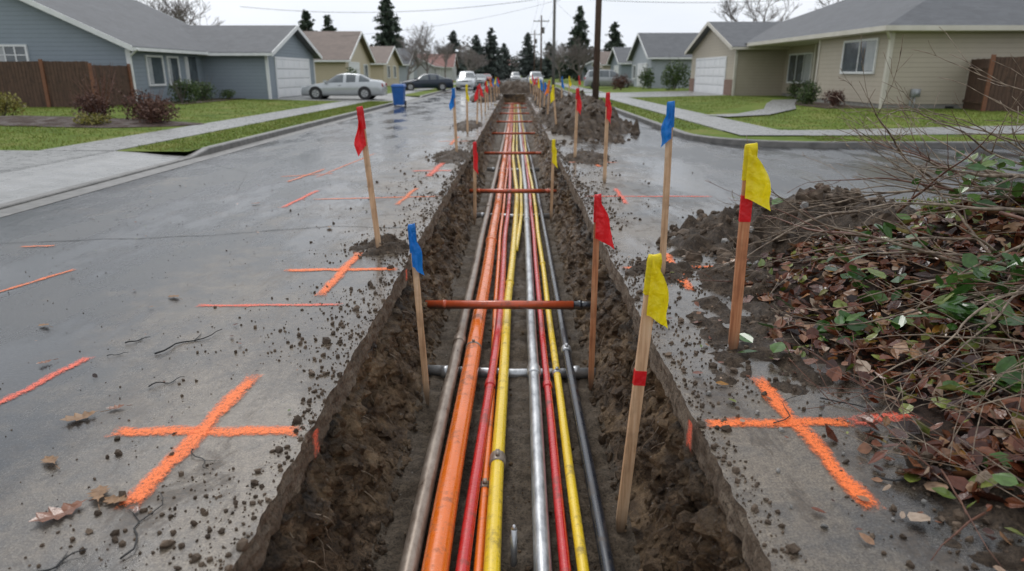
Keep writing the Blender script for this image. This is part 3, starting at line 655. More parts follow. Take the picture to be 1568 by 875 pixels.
def branch(B,p,d,L,r,depth,grav=-.05,leaves=0):
    n=max(4,int(L/.08)); pts=[Vector(p)];rad=[r]; d=Vector(d).normalized()
    for k in range(n):
        d=(d+Vector((R(-.13,.13),R(-.13,.13),R(-.12,.12)+grav))).normalized()
        q=pts[-1]+d*(L/n)
        if q.z<hp(q.x,q.y)+.02: q.z=hp(q.x,q.y)+.02+R(0,.015); d.z=abs(d.z)*.3
        pts.append(q); rad.append(r*(1-.8*(k+1)/n))
        if depth>0 and k>0 and random.random()<.34:
            dd=(d+Vector((R(-.9,.9),R(-.9,.9),R(-.3,.7)))).normalized()
            branch(B,q,dd,L*R(.25,.5)*(1-.4*k/n),rad[-1]*.6,depth-1,grav,leaves)
        if leaves and depth==0 and q.z<.75 and random.random()<leaves: leafpos.append(tuple(q+Vector((R(-.03,.03),R(-.03,.03),R(-.02,.02)))))
    B.tube(pts,[max(.0018,q) for q in rad],6 if r>.006 else 4)
for i in range(40):
    x=R(2.5,4.6);y=R(2.8,6.0); z=hp(x,y)+R(.05,.32)
    d=(R(-1.1,.3),R(-.8,.6),R(-.1,.5)); branch(br if i%3 else brr,(x,y,z),d,R(.7,1.8),R(.007,.015),2,-.012,.05 if i%2 else 0)
for (p,d,L,r) in [((4.4,5.6,.62),(-1,.25,.12),2.3,.018),((4.3,5.0,.75),(-1,-.05,-.05),1.9,.016),((4.5,5.2,.9),(-.8,.1,.55),1.8,.010),((4.4,4.6,.8),(-.6,.1,.8),1.5,.010),((4.5,5.8,.8),(-1,.2,.4),2.2,.012),((4.2,5.2,.8),(-.9,0,.6),1.5,.009),((4.0,4.6,.75),(-.3,.2,1),1.1,.009),
    ((3.9,4.2,.6),(-1,-.1,.0),1.9,.018),((3.6,3.8,.55),(-1,-.5,-.1),1.8,.014),((3.3,3.5,.4),(-.8,.4,.05),1.5,.014),((4.6,4.9,.8),(-1,.0,.15),2.2,.026),((3.4,3.0,.4),(-1,-.2,0),1.5,.010),((3.2,4.6,.5),(-1,.3,-.05),1.4,.012),((3.1,2.6,.3),(-1,.1,-.1),1.4,.008),((2.9,2.2,.2),(-1,.35,-.05),1.1,.007),((3.0,3.9,.5),(-1,.9,.1),1.5,.012),((3.3,4.3,.5),(-1,-.9,0),1.5,.012),((2.7,1.9,.2),(-.8,.9,.1),1.2,.007),((4.0,3.9,.7),(-1,.35,.2),1.8,.016)]:
    branch(br,p,d,L,r,3,-.01,.02)
for i in range(70):
    x=R(1.7,3.6);y=R(1.9,5.2); branch(brr if i%2 else br,(x,y,hp(x,y)+.06),(R(-1,1),R(-1,1),R(0,.25)),R(.25,.9),R(.002,.006),1,-.02)
pp=empty('brush_pile'); br.obj('cut_branches',BARK,True,pp); brr.obj('red_twigs',BARKR,True,pp)
for (cx,cy,cz,s,n) in [(2.45,3.5,.35,.13,40),(2.75,3.8,.46,.2,46),(2.05,3.9,.12,.16,22),(3.1,3.75,.55,.25,50),(3.5,4.9,.85,.35,60),(2.8,4.9,.45,.22,28),(2.65,2.7,.26,.16,24),(3.3,3.2,.45,.2,30),(3.9,5.6,.8,.4,30),(1.5,3.75,.03,.1,4),(2.1,2.3,.08,.2,8),(4.1,5.0,1.0,.25,16),(2.35,3.0,.2,.15,16),(2.4,4.4,.25,.2,20)]:
    for _ in range(n):
        x=cx+random.gauss(0,s*.6);y=cy+random.gauss(0,s*.6); leafpos.append((x,y,max(hp(x,y)+.04,min(cz+.15,cz+random.gauss(0,s*.35)))))
scatter('green_leaves',LV,LF,np.array(leafpos),rng.uniform(.08,.16,len(leafpos)),LEAFG,.5,.1,pp,aniso=np.stack([rng.uniform(.9,1.3,len(leafpos)),np.ones(len(leafpos)),np.ones(len(leafpos))],1))
def oak(x,y,s,rot,mat=LEAFTAN):
    b=MB(); half=[(0,0),(.03,.12),(.14,.16),(.1,.27),(.26,.36),(.14,.44),(.3,.6),(.16,.64),(.22,.82),(.08,.85),(0,1)]
    m=Matrix.Rotation(rot,3,'Z'); n=len(half)
    vs=[];
    for k in range(n):
        for sgn in (-1,0,1):
            px=half[k][0]*sgn; py=half[k][1]; z=.008+.16*s*abs(px)+.05*s*math.sin(py*5+rot)+.03*s*noise.noise(Vector((px*9,py*9,rot)))+.02*s
            v=m@Vector((px*s,(py-.5)*s,0)); vs.append((x+v.x,y+v.y,z+.006))
    b.add(vs,[(k*3+j,k*3+j+1,(k+1)*3+j+1,(k+1)*3+j) for k in range(n-1) for j in (0,1)])
    v0=m@Vector((0,-.5*s,0)); v1=m@Vector((.03*s,-.78*s,0)); b.tube([(x+v0.x,y+v0.y,.014),(x+v1.x,y+v1.y,.01)],.0015,4)
    b.obj('oak_leaf',mat)
for i,(x,y,s,r) in enumerate([(-2.1,2.95,.17,2.2),(-1.99,2.56,.12,.9),(-1.72,2.2,.2,2.4),(-1.64,2.32,.15,.5),(-2.53,4.8,.13,1),(-1.98,3.05,.09,2),(-3.1,4.2,.1,1.2),(-2.0,7.2,.13,.3),(-3.3,8.6,.14,2),(-1.9,1.9,.15,3),(-1.55,2.28,.12,1.3),(-2.7,3.6,.09,2.5)]):
    oak(x,y,s,r,LEAFTAN if i%3!=2 else LEAFB)
b=MB()
def twig(a,c,r):
    a=Vector(a+(.01,));c=Vector(c+(.012,)); n=9; q=Vector((-(c-a).y,(c-a).x,0))
    pts=[a+(c-a)*k/n+q*(.07*math.sin(k*1.1+a.x*7)+R(-.015,.015))+Vector((0,0,.006*math.sin(k))) for k in range(n+1)]
    b.tube(pts,[r*(1-.6*k/n) for k in range(n+1)],5)
    p=pts[5]; b.tube([p,p+(c-a)*.15+q*.12,p+(c-a)*.22+q*.2],[r*.5,r*.4,r*.2],4)
for a,c,r in [((-1.35,1.95),(-1.39,2.33),.004),((-1.43,2.66),(-1.28,2.5),.003),((-2.155,3.75),(-1.88,4.12),.006),((-2.4,3.9),(-2.3,4.0),.005),((-1.95,3.3),(-1.8,3.4),.004),((-1.6,1.85),(-1.5,2.0),.005),((-2.4,3.7),(-2.3,3.75),.003),((1.5,2.5),(2.1,2.2),.005),((1.6,3.2),(2.0,2.6),.004),((1.25,2.9),(1.5,3.3),.003)]: twig(a,c,r)
b.obj('fallen_twigs',DARK,True)
pos=[];sc=[]
for _ in range(170): pos.append((R(-5.5,-1.1),R(2,12),.012)); sc.append(R(.015,.045))
for _ in range(70): pos.append((R(1.0,1.7),R(1.8,6),.012)); sc.append(R(.02,.07))
scatter('scattered_leaves',LV,LF,np.array(pos),np.array(sc),LEAFB,.2,.1)
# ------------------------------------------------------------------ houses
def roof_slab(b,a,c,d,e,th=.14,mi=0):
    p=[Vector(q) for q in (a,c,d,e)]; b.hexa([q-Vector((0,0,th)) for q in p]+p,mi)
def gable(bw,br_,bt,x0,x1,y0,y1,ze,zr,axis,ov=.45,z0=0):
    if axis=='x':
        ym=(y0+y1)/2; sl=(zr-ze)/(ym-y0)
        bw.add([(x0,y0,z0),(x1,y0,z0),(x1,y1,z0),(x0,y1,z0),(x0,y0,ze),(x1,y0,ze),(x1,y1,ze),(x0,y1,ze),(x0,ym,zr-.02),(x1,ym,zr-.02)],[(0,1,5,4),(2,3,7,6),(1,2,6,9,5),(3,0,4,8,7)])
        a,c=x0-ov,x1+ov; zo=ze-sl*ov; h=.16
        roof_slab(br_,(a,y0-ov,zo+h),(c,y0-ov,zo+h),(c,ym,zr+h),(a,ym,zr+h)); roof_slab(br_,(a,ym,zr+h+.002),(c,ym,zr+h+.002),(c,y1+ov,zo+h),(a,y1+ov,zo+h))
        for xx,sg in ((a,-1),(c,1)):
            for yy in (y0-ov,y1+ov):
                p=[(xx,yy,zo-.06),(xx+sg*.04,yy,zo-.06),(xx+sg*.04,ym,zr-.06),(xx,ym,zr-.06)]; bt.hexa(p+[(q[0],q[1],q[2]+.23) for q in p])
        for yy,s in ((y0-ov,-1),(y1+ov,1)): bt.box(a,c,min(yy,yy+s*.1),max(yy,yy+s*.1),zo-.02,zo+.12)
    else:
        xm=(x0+x1)/2; sl=(zr-ze)/(xm-x0)
        bw.add([(x0,y0,z0),(x1,y0,z0),(x1,y1,z0),(x0,y1,z0),(x0,y0,ze),(x1,y0,ze),(x1,y1,ze),(x0,y1,ze),(xm,y0,zr-.02),(xm,y1,zr-.02)],[(0,1,5,8,4),(2,3,7,9,6),(1,2,6,5),(3,0,4,7)])
        a,c=y0-ov,y1+ov; zo=ze-sl*ov; h=.16
        roof_slab(br_,(x0-ov,a,zo+h),(xm,a,zr+h),(xm,c,zr+h),(x0-ov,c,zo+h)); roof_slab(br_,(xm,a,zr+h+.002),(x1+ov,a,zo+h),(x1+ov,c,zo+h),(xm,c,zr+h+.002))
        for yy,sg in ((a,-1),(c,1)):
            for xx in (x0-ov,x1+ov):
                p=[(xx,yy,zo-.06),(xx,yy+sg*.04,zo-.06),(xm,yy+sg*.04,zr-.06),(xm,yy,zr-.06)]; bt.hexa(p+[(q[0],q[1],q[2]+.23) for q in p])
        for xx,s in ((x0-ov,-1),(x1+ov,1)): bt.box(min(xx,xx+s*.1),max(xx,xx+s*.1),a,c,zo-.02,zo+.12)
def window(b,axis,pos,a0,a1,z0,z1,sgn,grid=(2,1)):
    def bx(u0,u1,w0,w1,d0,d1,mi):
        lo,hi=sorted((pos+sgn*d0,pos+sgn*d1))
        if axis=='x': b.box(lo,hi,u0,u1,w0,w1,mi)
        else: b.box(u0,u1,lo,hi,w0,w1,mi)
    f=.09
    bx(a0,a1,z0,z1,.005,.03,1)
    bx(a0+f,a0+(a1-a0)*.3,z0+.02,z1-.02,.031,.034,2)
    bx(a0-f,a0,z0-f,z1+f,0.003,.07,0); bx(a1,a1+f,z0-f,z1+f,.003,.07,0); bx(a0,a1,z1,z1+f,.003,.07,0); bx(a0,a1,z0-f,z0,.003,.09,0)
    for i in range(1,grid[0]): u=a0+(a1-a0)*i/grid[0]; bx(u-.03,u+.03,z0,z1,.035,.055,0)
    for i in range(1,grid[1]): w=z0+(z1-z0)*i/grid[1]; bx(a0,a1,w-.02,w+.02,.036,.052,0)
def garage(b,axis,pos,a0,a1,z0,z1,sgn):
    def bx(u0,u1,w0,w1,d0,d1,mi):
        lo,hi=sorted((pos+sgn*d0,pos+sgn*d1))
        if axis=='x': b.box(lo,hi,u0,u1,w0,w1,mi)
        else: b.box(u0,u1,lo,hi,w0,w1,mi)
    n=4; h=(z1-z0)/n
    for i in range(n):
        bx(a0,a1,z0+i*h+.012,z0+(i+1)*h-.012,.005,.03,0)
        m=6; w=(a1-a0)/m
        for k in range(m): bx(a0+k*w+.1,a0+(k+1)*w-.1,z0+i*h+.1,z0+(i+1)*h-.1,.031,.045,0)
    bx(a0,a1,z0,z1,.003,.006,1)
    bx(a0-.12,a0,z0,z1+.12,.003,.06,0); bx(a1,a1+.12,z0,z1+.12,.003,.06,0); bx(a0,a1,z1,z1+.12,.003,.06,0)
H=empty('blue_grey_house'); w,r,t=MB(),MB(),MB(); wi=MB(); gd=MB(); fo=MB()
gable(w,r,t,-30,-17,31.6,45,2.75,5.75,'y'); gable(w,r,t,-24,-13.5,39,48,2.65,4.15,'x')
t.box(-17.12,-16.96,31.56,31.72,.2,2.6); t.box(-13.6,-13.46,38.96,39.1,.2,2.5); t.box(-13.6,-13.46,47.9,48.04,.2,2.5); t.tube([(-16.9,31.5,2.6),(-16.9,31.5,.25)],.05,8)
t.tube([(-16.4,31.3,2.6),(-16.9,31.5,2.3)],.05,8)
window(wi,'y',31.6,-22.9,-21.5,2.0,2.7,-1,(3,2)); window(wi,'x',-17,33,34.4,1.1,2.3,1,(1,1)); window(wi,'x',-17,35,36.0,1.1,2.3,1,(1,1))
wi.box(-17,-16.96,37.1,38.1,.3,2.4,1); window(wi,'x',-17,36.9,37.0,.3,2.3,1,(1,1))
garage(gd,'x',-13.5,40.3,46.7,.24,2.35,1)
w.obj('walls',S_BLUE,parent=H); r.obj('roof',RF_G,parent=H); t.obj('trim',WHITE,parent=H); wi.obj('windows',[WHITE,GLASS,CURT],parent=H); gd.obj('garage_door',[DOORW,DARK],parent=H)
H=empty('tan_house'); w,r,t,wi,gd,fo=MB(),MB(),MB(),MB(),MB(),MB()
ze=3.2
w.box(14.5,33,28,34.4,.42,ze); w.box(16.5,33,34.4,52,.42,ze-.01); fo.box(14.53,32.97,28.03,34.37,0,.418); fo.box(16.53,32.9,34.3,51.9,0,.41)
gable(w,r,t,13.5,20,44,55,3.1,4.75,'x',z0=.15)
x0,x1,y0,y1=13.95,33.6,27.4,52.6; xm=(x0+x1)/2; zr_=3.15+(xm-x0)*.42; rd=xm-x0
A=[(x0,y0,3.3),(x1,y0,3.3),(x1,y1,3.3),(x0,y1,3.3),(xm,y0+rd,zr_),(xm,y1-rd,zr_)]
r.add(A,[(0,1,4),(1,2,5,4),(2,3,5),(3,0,4,5)]); t.box(x0,x1,y0,y1,3.1,3.2); 
t.box(x0-.1,x0,y0,43.3,3.12,3.3); t.box(x0-.1,x1,y0-.1,y0,3.12,3.3); 
t.box(14.43,14.58,27.93,28.08,.42,3.1); t.box(14.44,14.56,34.34,34.46,.42,3.1); t.box(13.42,13.56,43.93,44.07,.15,3.0)
t.tube([(13.95,27.4,3.15),(14.35,27.85,2.85),(14.4,27.88,2.6),(14.4,27.88,.25),(14.3,27.7,.18)],.055,8); t.tube([(16.0,34.6,3.1),(16.42,34.6,2.8),(16.42,34.6,.2)],.04,6)
window(wi,'x',14.5,29.0,31.8,1.65,2.85,-1,(2,1)); window(wi,'x',16.5,40,43.2,1.1,2.6,-1,(3,1)); wi.box(16.44,16.49,36.3,37.3,.35,2.45,1); window(wi,'y',28,22,24,1.5,2.7,-1,(2,1))
t.box(16.0,16.15,38.5,38.65,.2,3.1)
garage(gd,'x',13.5,46,53.4,.25,2.5,-1); fo.box(13.40,13.46,44.1,45.8,.15,1.2,1); fo.box(13.40,13.46,53.6,54.9,.15,1.2,1); fo.box(17,17.3,27.9,27.96,.2,.34,2); fo.box(21,21.3,27.9,27.96,.2,.34,2)
w.obj('walls',S_TAN,parent=H); r.obj('roof',RF_G,parent=H); t.obj('trim',CREAM,parent=H); wi.obj('windows',[WHITE,GLASS,CURT],parent=H); gd.obj('garage_door',[DOORW,DARK],parent=H); fo.obj('foundation',[FOUND,BRICK,DARK],parent=H)
b=MB(); b.box(15.5,15.8,27.72,27.9,.7,1.0); b.tube([(15.65,27.8,.2),(15.65,27.8,.7)],.03,8); b.tube([(15.5,27.8,.25),(15.5,27.8,.6),(15.6,27.8,.72)],.025,8); b.tube([(15.65,27.75,.85),(15.65,27.66,.85)],.11,12); b.obj('gas_meter',M('meter_grey',[(.25,.26,.27),(.35,.36,.36)],6,(.4,.6)),True)
def simple_house(x0,x1,y0,y1,ze,zr,axis,S,RFm,face,gdr=None,wins=()):
    H=empty('suburban_house'); w,r,t,wi,gd=MB(),MB(),MB(),MB(),MB(); gable(w,r,t,x0,x1,y0,y1,ze,zr,axis)
    px=x1 if face>0 else x0
    if gdr: garage(gd,'x',px,gdr[0],gdr[1],.25,2.4,face)
    for a in wins: window(wi,'x',px,a,a+1.6,1.1,2.3,face)
    window(wi,'y',y0,(x0+x1)/2-1,(x0+x1)/2+1,1.1,2.3,-1)
    w.obj('walls',S,parent=H);r.obj('roof',RFm,parent=H);t.obj('trim',WHITE,parent=H); wi.obj('windows',[WHITE,GLASS,CURT],parent=H)
    if gdr: gd.obj('garage_door',[DOORW,DARK],parent=H)
simple_house(-24,-14.2,60,70,2.7,5.0,'x',S_YEL,RF_B,1,(61,65),(67,))
simple_house(-20,-14,76,86,2.6,4.3,'x',S_YEL,RF_B,1,None,(78,82)); simple_house(-22,-14,92,102,2.7,4.6,'x',S_GR,RF_G,1,(94,98),())
simple_house(-22,-13,112,124,2.7,4.8,'y',S_WH,RF_R,1,None,(115,)); simple_house(-20,-12,135,146,2.7,5,'x',S_WH,RF_R,1)
simple_house(12.5,24,66,77,3.0,5.2,'x',S_GR,RF_G,-1,(68,73),(74,)); simple_house(13,22,88,98,2.8,4.6,'x',S_BLUE,RF_G,-1,(90,94)); simple_house(13,22,106,117,2.8,4.6,'x',S_TAN,RF_B,-1,None,(108,112)); simple_house(12,22,128,140,2.8,5,'y',S_GR,RF_R,-1)
simple_house(-14,-2,232,242,3,6,'x',S_WH,RF_R,1); simple_house(4,16,235,245,3,6,'x',S_TAN,RF_G,-1)
def fence(x0,y0,x1,y1,h,z0,post=None):
    e=empty('wooden_fence'); b=MB(); a=Vector((x0,y0));c=Vector((x1,y1));L=(c-a).length;t=(c-a)/L; ang=math.atan2(t.y,t.x); Mx=Matrix.Translation((x0,y0,z0))@Matrix.Rotation(ang,4,'Z'); s=0
    while s<L: b.box(s,s+.135,-.01,.012,0.03,h+R(-.015,.015),0,Mx); s+=.145
    b.box(0,L,.013,.06,.3,.4,0,Mx); b.box(0,L,.013,.06,h-.35,h-.25,0,Mx); b.obj('boards',FENCE,parent=e)
    b=MB(); s=0
    while s<=L+.1: b.box(s-.07,s+.07,-.07,-.012,0,h+.08,0,Mx); s+=2.4
    b.obj('posts',FENCEP,parent=e)
fence(-36,29,-17.3,29,1.85,.2); fence(-17.3,29,-17.0,31.4,1.7,.2); fence(17.2,26,40,25,1.95,.2); fence(17.2,26,17.7,27.95,1.9,.2)
# ------------------------------------------------------------------ utility poles & wires
def upole(x,y,h,mat,r=.15,arm=True):
    e=empty('utility_pole',(x,y,0)); b=MB(); b.tube([(0,0,-.1),(0,0,h*.5),(0,0,h)],[r,r*.88,r*.7],14); b.obj('pole',mat,True,e)
    b=MB(); 
    if arm:
        b.box(-1.2,1.2,-.06,.06,h-.9,h-.78)
        for k in (-1.1,-.4,.4,1.1): b.tube([(k,0,h-.78),(k,0,h-.6)],[.05,.03],8)
    b.tube([(.3,0,h-2.6),(.3,0,h-1.7)],.2,12); b.box(.0,.3,-.05,.05,h-2.3,h-2.1); b.obj('crossarm_and_transformer',POLEG,False,e)
upole(3.85,34,11.5,POLE,.16); upole(4.0,75,12.5,POLEG,.17); upole(4.0,112,10,POLE,.15); upole(4,150,10,POLE,.15)
b=MB()
def wire(p,q,sag=.6,r=.010):
    p=Vector(p);q=Vector(q); b.tube([p+(q-p)*t/14-Vector((0,0,sag*4*(t/14)*(1-t/14))) for t in range(15)],r,4)
for k in (-1.1,-.4,1.1):
    wire((3.85+k,34,10.9),(4+k,75,11.9)); wire((4+k,75,11.9),(4+k,112,9.4)); wire((4+k,112,9.4),(4+k,150,9.4)); wire((3.85+k,34,10.9),(4+k,-8,10))
wire((3.85,34,8.2),(4,75,8.6),1,.02); wire((4,75,8.6),(-15,62,4.6),.5); wire((3.85,34,8.4),(-16,52,7.2),.8); wire((4,75,9),(-30,80,8.5),1,.02); wire((3.85,34,8.4),(20,52,6.5),.6); wire((4,75,9),(40,70,9.5),1,.02); wire((4,75,8.6),(13,92,4.5),.5)
b.obj('overhead_wires',DARK,True)
# ------------------------------------------------------------------ vegetation
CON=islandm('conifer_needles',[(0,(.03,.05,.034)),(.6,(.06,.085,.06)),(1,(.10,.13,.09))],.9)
CONF=islandm('hazed_conifer_needles',[(0,(.07,.09,.08)),(.6,(.105,.13,.115)),(1,(.16,.18,.165))],.9)  # paler copy of the needles, distance haze painted into the colour
BUSHG=islandm('shrub_green',[(0,(.025,.05,.013)),(.5,(.055,.10,.024)),(1,(.12,.17,.045))],.6,.1)
BUSHR=islandm('shrub_russet',[(0,(.05,.022,.016)),(.5,(.11,.05,.036)),(1,(.18,.10,.07))],.8); BUSHY=islandm('shrub_yellow',[(0,(.12,.12,.02)),(.5,(.26,.24,.05)),(1,(.36,.31,.08))],.6,.1)
TWF=M('bare_tree_bark',[(.12,.10,.088),(.18,.155,.14)],3,(.8,.9)); TWFF=M('hazed_bare_tree_bark',[(.18,.155,.14),(.25,.22,.205)],3,(.9,.95))  # TWFF is the bark lightened to imitate haze on far trees
def conifer(x,y,h,r,mat,seed):
    random.seed(seed); e=empty('conifer_tree',(x,y,0)); b=MB(); b.tube([(0,0,0),(0,0,h*.6),(0,0,h*.98)],[.25,.14,.02],7); b.obj('trunk',TWF,True,e)
    P=[];S=[]; nl=int(h*2.6); r*=1.5
    for i in range(nl):
        z=h*(.08+.92*i/nl); rr=r*(1-z/h)**.72*(.8+.5*noise.noise(Vector((z*1.3,seed,0))))+.15
        for k in range(int(6+5*(1-z/h))):
            a=R(0,6.28); L=rr*R(.55,1.2); m=max(2,int(L/.24)); zz=z+R(-.2,.2); up=R(-.05,.12)
            for q in range(m):
                d=L*(q+.6)/m; g=.12+.09*d
                P+= [(d*math.cos(a)+R(-g,g),d*math.sin(a)+R(-g,g),zz+up*d-.06*d*d+R(-.15,.1)) for _ in range(3)]; S+=[R(.4,.85)]*3
    scatter('needles',TV,TF,np.array(P),np.array(S),mat,.9,.2,e)
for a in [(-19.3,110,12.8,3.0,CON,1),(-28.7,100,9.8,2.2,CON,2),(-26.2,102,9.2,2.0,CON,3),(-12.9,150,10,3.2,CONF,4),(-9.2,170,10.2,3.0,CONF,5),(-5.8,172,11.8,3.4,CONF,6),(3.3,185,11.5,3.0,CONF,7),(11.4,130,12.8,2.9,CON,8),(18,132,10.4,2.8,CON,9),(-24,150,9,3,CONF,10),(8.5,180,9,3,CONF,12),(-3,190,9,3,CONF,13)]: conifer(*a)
def baretree(x,y,h,spread,mat,seed,lv=5,r0=.16):
    random.seed(seed); b=MB()
    def rec(p,d,L,r,k):
        pts=[p];q=p;n=3
        for _ in range(n): d=(d+Vector((R(-.18,.18),R(-.18,.18),R(-.08,.12)))).normalized(); q=q+d*L/n; pts.append(q)
        b.tube(pts,[max(.014,r*(1-.35*i/n)) for i in range(n+1)],5 if k>2 else 3,0,False)
        if k==0: return
        for _ in range(random.choice((3,4)) if k<lv else 5):
            dd=(d*R(.5,1)+Vector((R(-1,1)*spread,R(-1,1)*spread,R(-.15,.6)))).normalized(); rec(pts[random.choice((2,3,3))],dd,L*R(.58,.82),r*.58,k-1)
    rec(Vector((0,0,0)),Vector((0,0,1)),h*.30,r0,lv)
    o=b.obj('bare_tree',mat,False); o.location=(x,y,0); return o
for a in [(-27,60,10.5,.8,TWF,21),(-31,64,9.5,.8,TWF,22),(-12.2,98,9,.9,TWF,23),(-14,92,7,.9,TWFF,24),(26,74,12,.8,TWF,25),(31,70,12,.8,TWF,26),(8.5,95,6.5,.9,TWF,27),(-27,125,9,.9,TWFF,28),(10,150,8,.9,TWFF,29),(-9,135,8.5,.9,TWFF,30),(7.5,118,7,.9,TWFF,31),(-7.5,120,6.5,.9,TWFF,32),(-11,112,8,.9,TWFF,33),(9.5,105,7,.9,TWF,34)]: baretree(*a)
random.seed(99)
def foliage(name,P,S,mat,tilt=None): return scatter(name,TV,TF,np.array(P),np.array(S),mat,tilt,.2)
P=[];S=[]
for i in range(110):
    cx=R(-80,80);cy=R(165,225)
    if abs(cx)<7: cy=R(250,262)
    h=R(5,10.5);w=R(1.8,3.8)
    for _ in range(260):
        u=rng.normal(size=3);u/=np.linalg.norm(u);u*=random.random()**.6; tp=1-.35*max(0,u[2]); P.append((cx+u[0]*w*tp,cy+u[1]*w*tp,max(.2,h*.5+u[2]*h*.52)));S.append(R(.35,1.1)*(1-.4*max(0,u[2])))
MASS=islandm('hazed_distant_foliage',[(0,(.11,.095,.085)),(.4,(.17,.148,.132)),(.7,(.13,.135,.118)),(1,(.22,.2,.18))],.95)  # pale greyed tones stand in for atmospheric haze
foliage('distant_trees',P,S,MASS)
def shrub(name,x,y,r,h,mat,n=900,leaf=.09,twigs=False):
    P=[];S=[];z0=zl(x)
    lob=[(R(-.5,.5)*r,R(-.5,.5)*r,R(.3,.7)*h,R(.45,.7)) for _ in range(6)]
    for _ in range(n):
        l=random.choice(lob); u=rng.normal(size=3);u/=np.linalg.norm(u);u*=random.random()**.35
        P.append((x+l[0]+u[0]*r*l[3],y+l[1]+u[1]*r*l[3],z0+max(.03,l[2]+u[2]*h*.4)));S.append(leaf*R(.6,1.4))
    e=empty(name); scatter('foliage',LV if not twigs else TV,LF if not twigs else TF,np.array(P),np.array(S),mat,None,.15,e)
    b=MB()
    for _ in range(26 if twigs else 8):
        a=R(0,6.28);q=R(.3,1)*r; b.tube([(x,y,z0),(x+q*.5*math.cos(a),y+q*.5*math.sin(a),z0+h*.5),(x+q*math.cos(a),y+q*math.sin(a),z0+h*R(.8,1.15))],[.02,.012,.004],4)
    b.obj('stems',TWF if not twigs else BARKR,False,e)
shrub('green_shrub',-15.6,33.0,.8,1.25,BUSHG,1500); shrub('green_shrub',-15.7,35.6,.75,1.15,BUSHG,1300); shrub('russet_shrub',-11.3,21.8,.8,.9,BUSHR,1100,.09,True); shrub('russet_shrub',-10.7,20.6,.75,.75,BUSHR,1000,.08,True); shrub('russet_shrub',-12.8,21.5,.75,.85,BUSHR,900,.09,True)
shrub('bare_shrub',-13.4,22.8,.9,1.5,BUSHR,300,.06,True); shrub('yellow_green_shrub',-16.3,22.3,.7,.75,BUSHY,1000); shrub('yellow_green_shrub',-11.9,19.6,.5,.4,BUSHY,600,.07)
shrub('green_shrub',13.2,31.6,.6,1.1,BUSHG,1200); shrub('russet_shrub',13.4,29.8,.5,.65,BUSHR,800,.08,True); shrub('green_shrub',13.1,58.5,1.2,2.6,BUSHG,1600,.16); shrub('green_shrub',12.0,64,.9,2.2,BUSHG,900,.16); shrub('green_shrub',-12.5,52,.9,1.2,BUSHG,800,.14); shrub('green_shrub',-13,57,1.0,1.8,BUSHG,800,.15)
shrub('green_shrub',15.6,39.4,.6,.9,BUSHG,700); shrub('russet_shrub',9.2,62,.9,1.4,BUSHR,700,.15,True); shrub('green_shrub',-15.2,37.6,.45,.5,BUSHG,500,.08)
b=MB(); cx,cy=-14.5,20.6; pts=[(cx+ (5.2+.5*noise.noise(Vector((math.cos(t)*2,math.sin(t)*2,0))))*math.cos(t),cy+(1.9+.3*noise.noise(Vector((math.cos(t)*2,math.sin(t)*2,4))))*math.sin(t)) for t in [i*6.283/40 for i in range(40)]]
b.add([(cx,cy,zl(cx)+.16)]+[(x,y,zl(x)+.02) for x,y in pts],[(0,1+i,1+(i+1)%40) for i in range(40)]); b.obj('mulch_bed',MULCH)
b=MB(); b.box(-16.9,-14.8,31.8,38.8,.1,.27); b.box(12.4,14.4,28,34,.1,.27); b.obj('foundation_bed',MULCH)
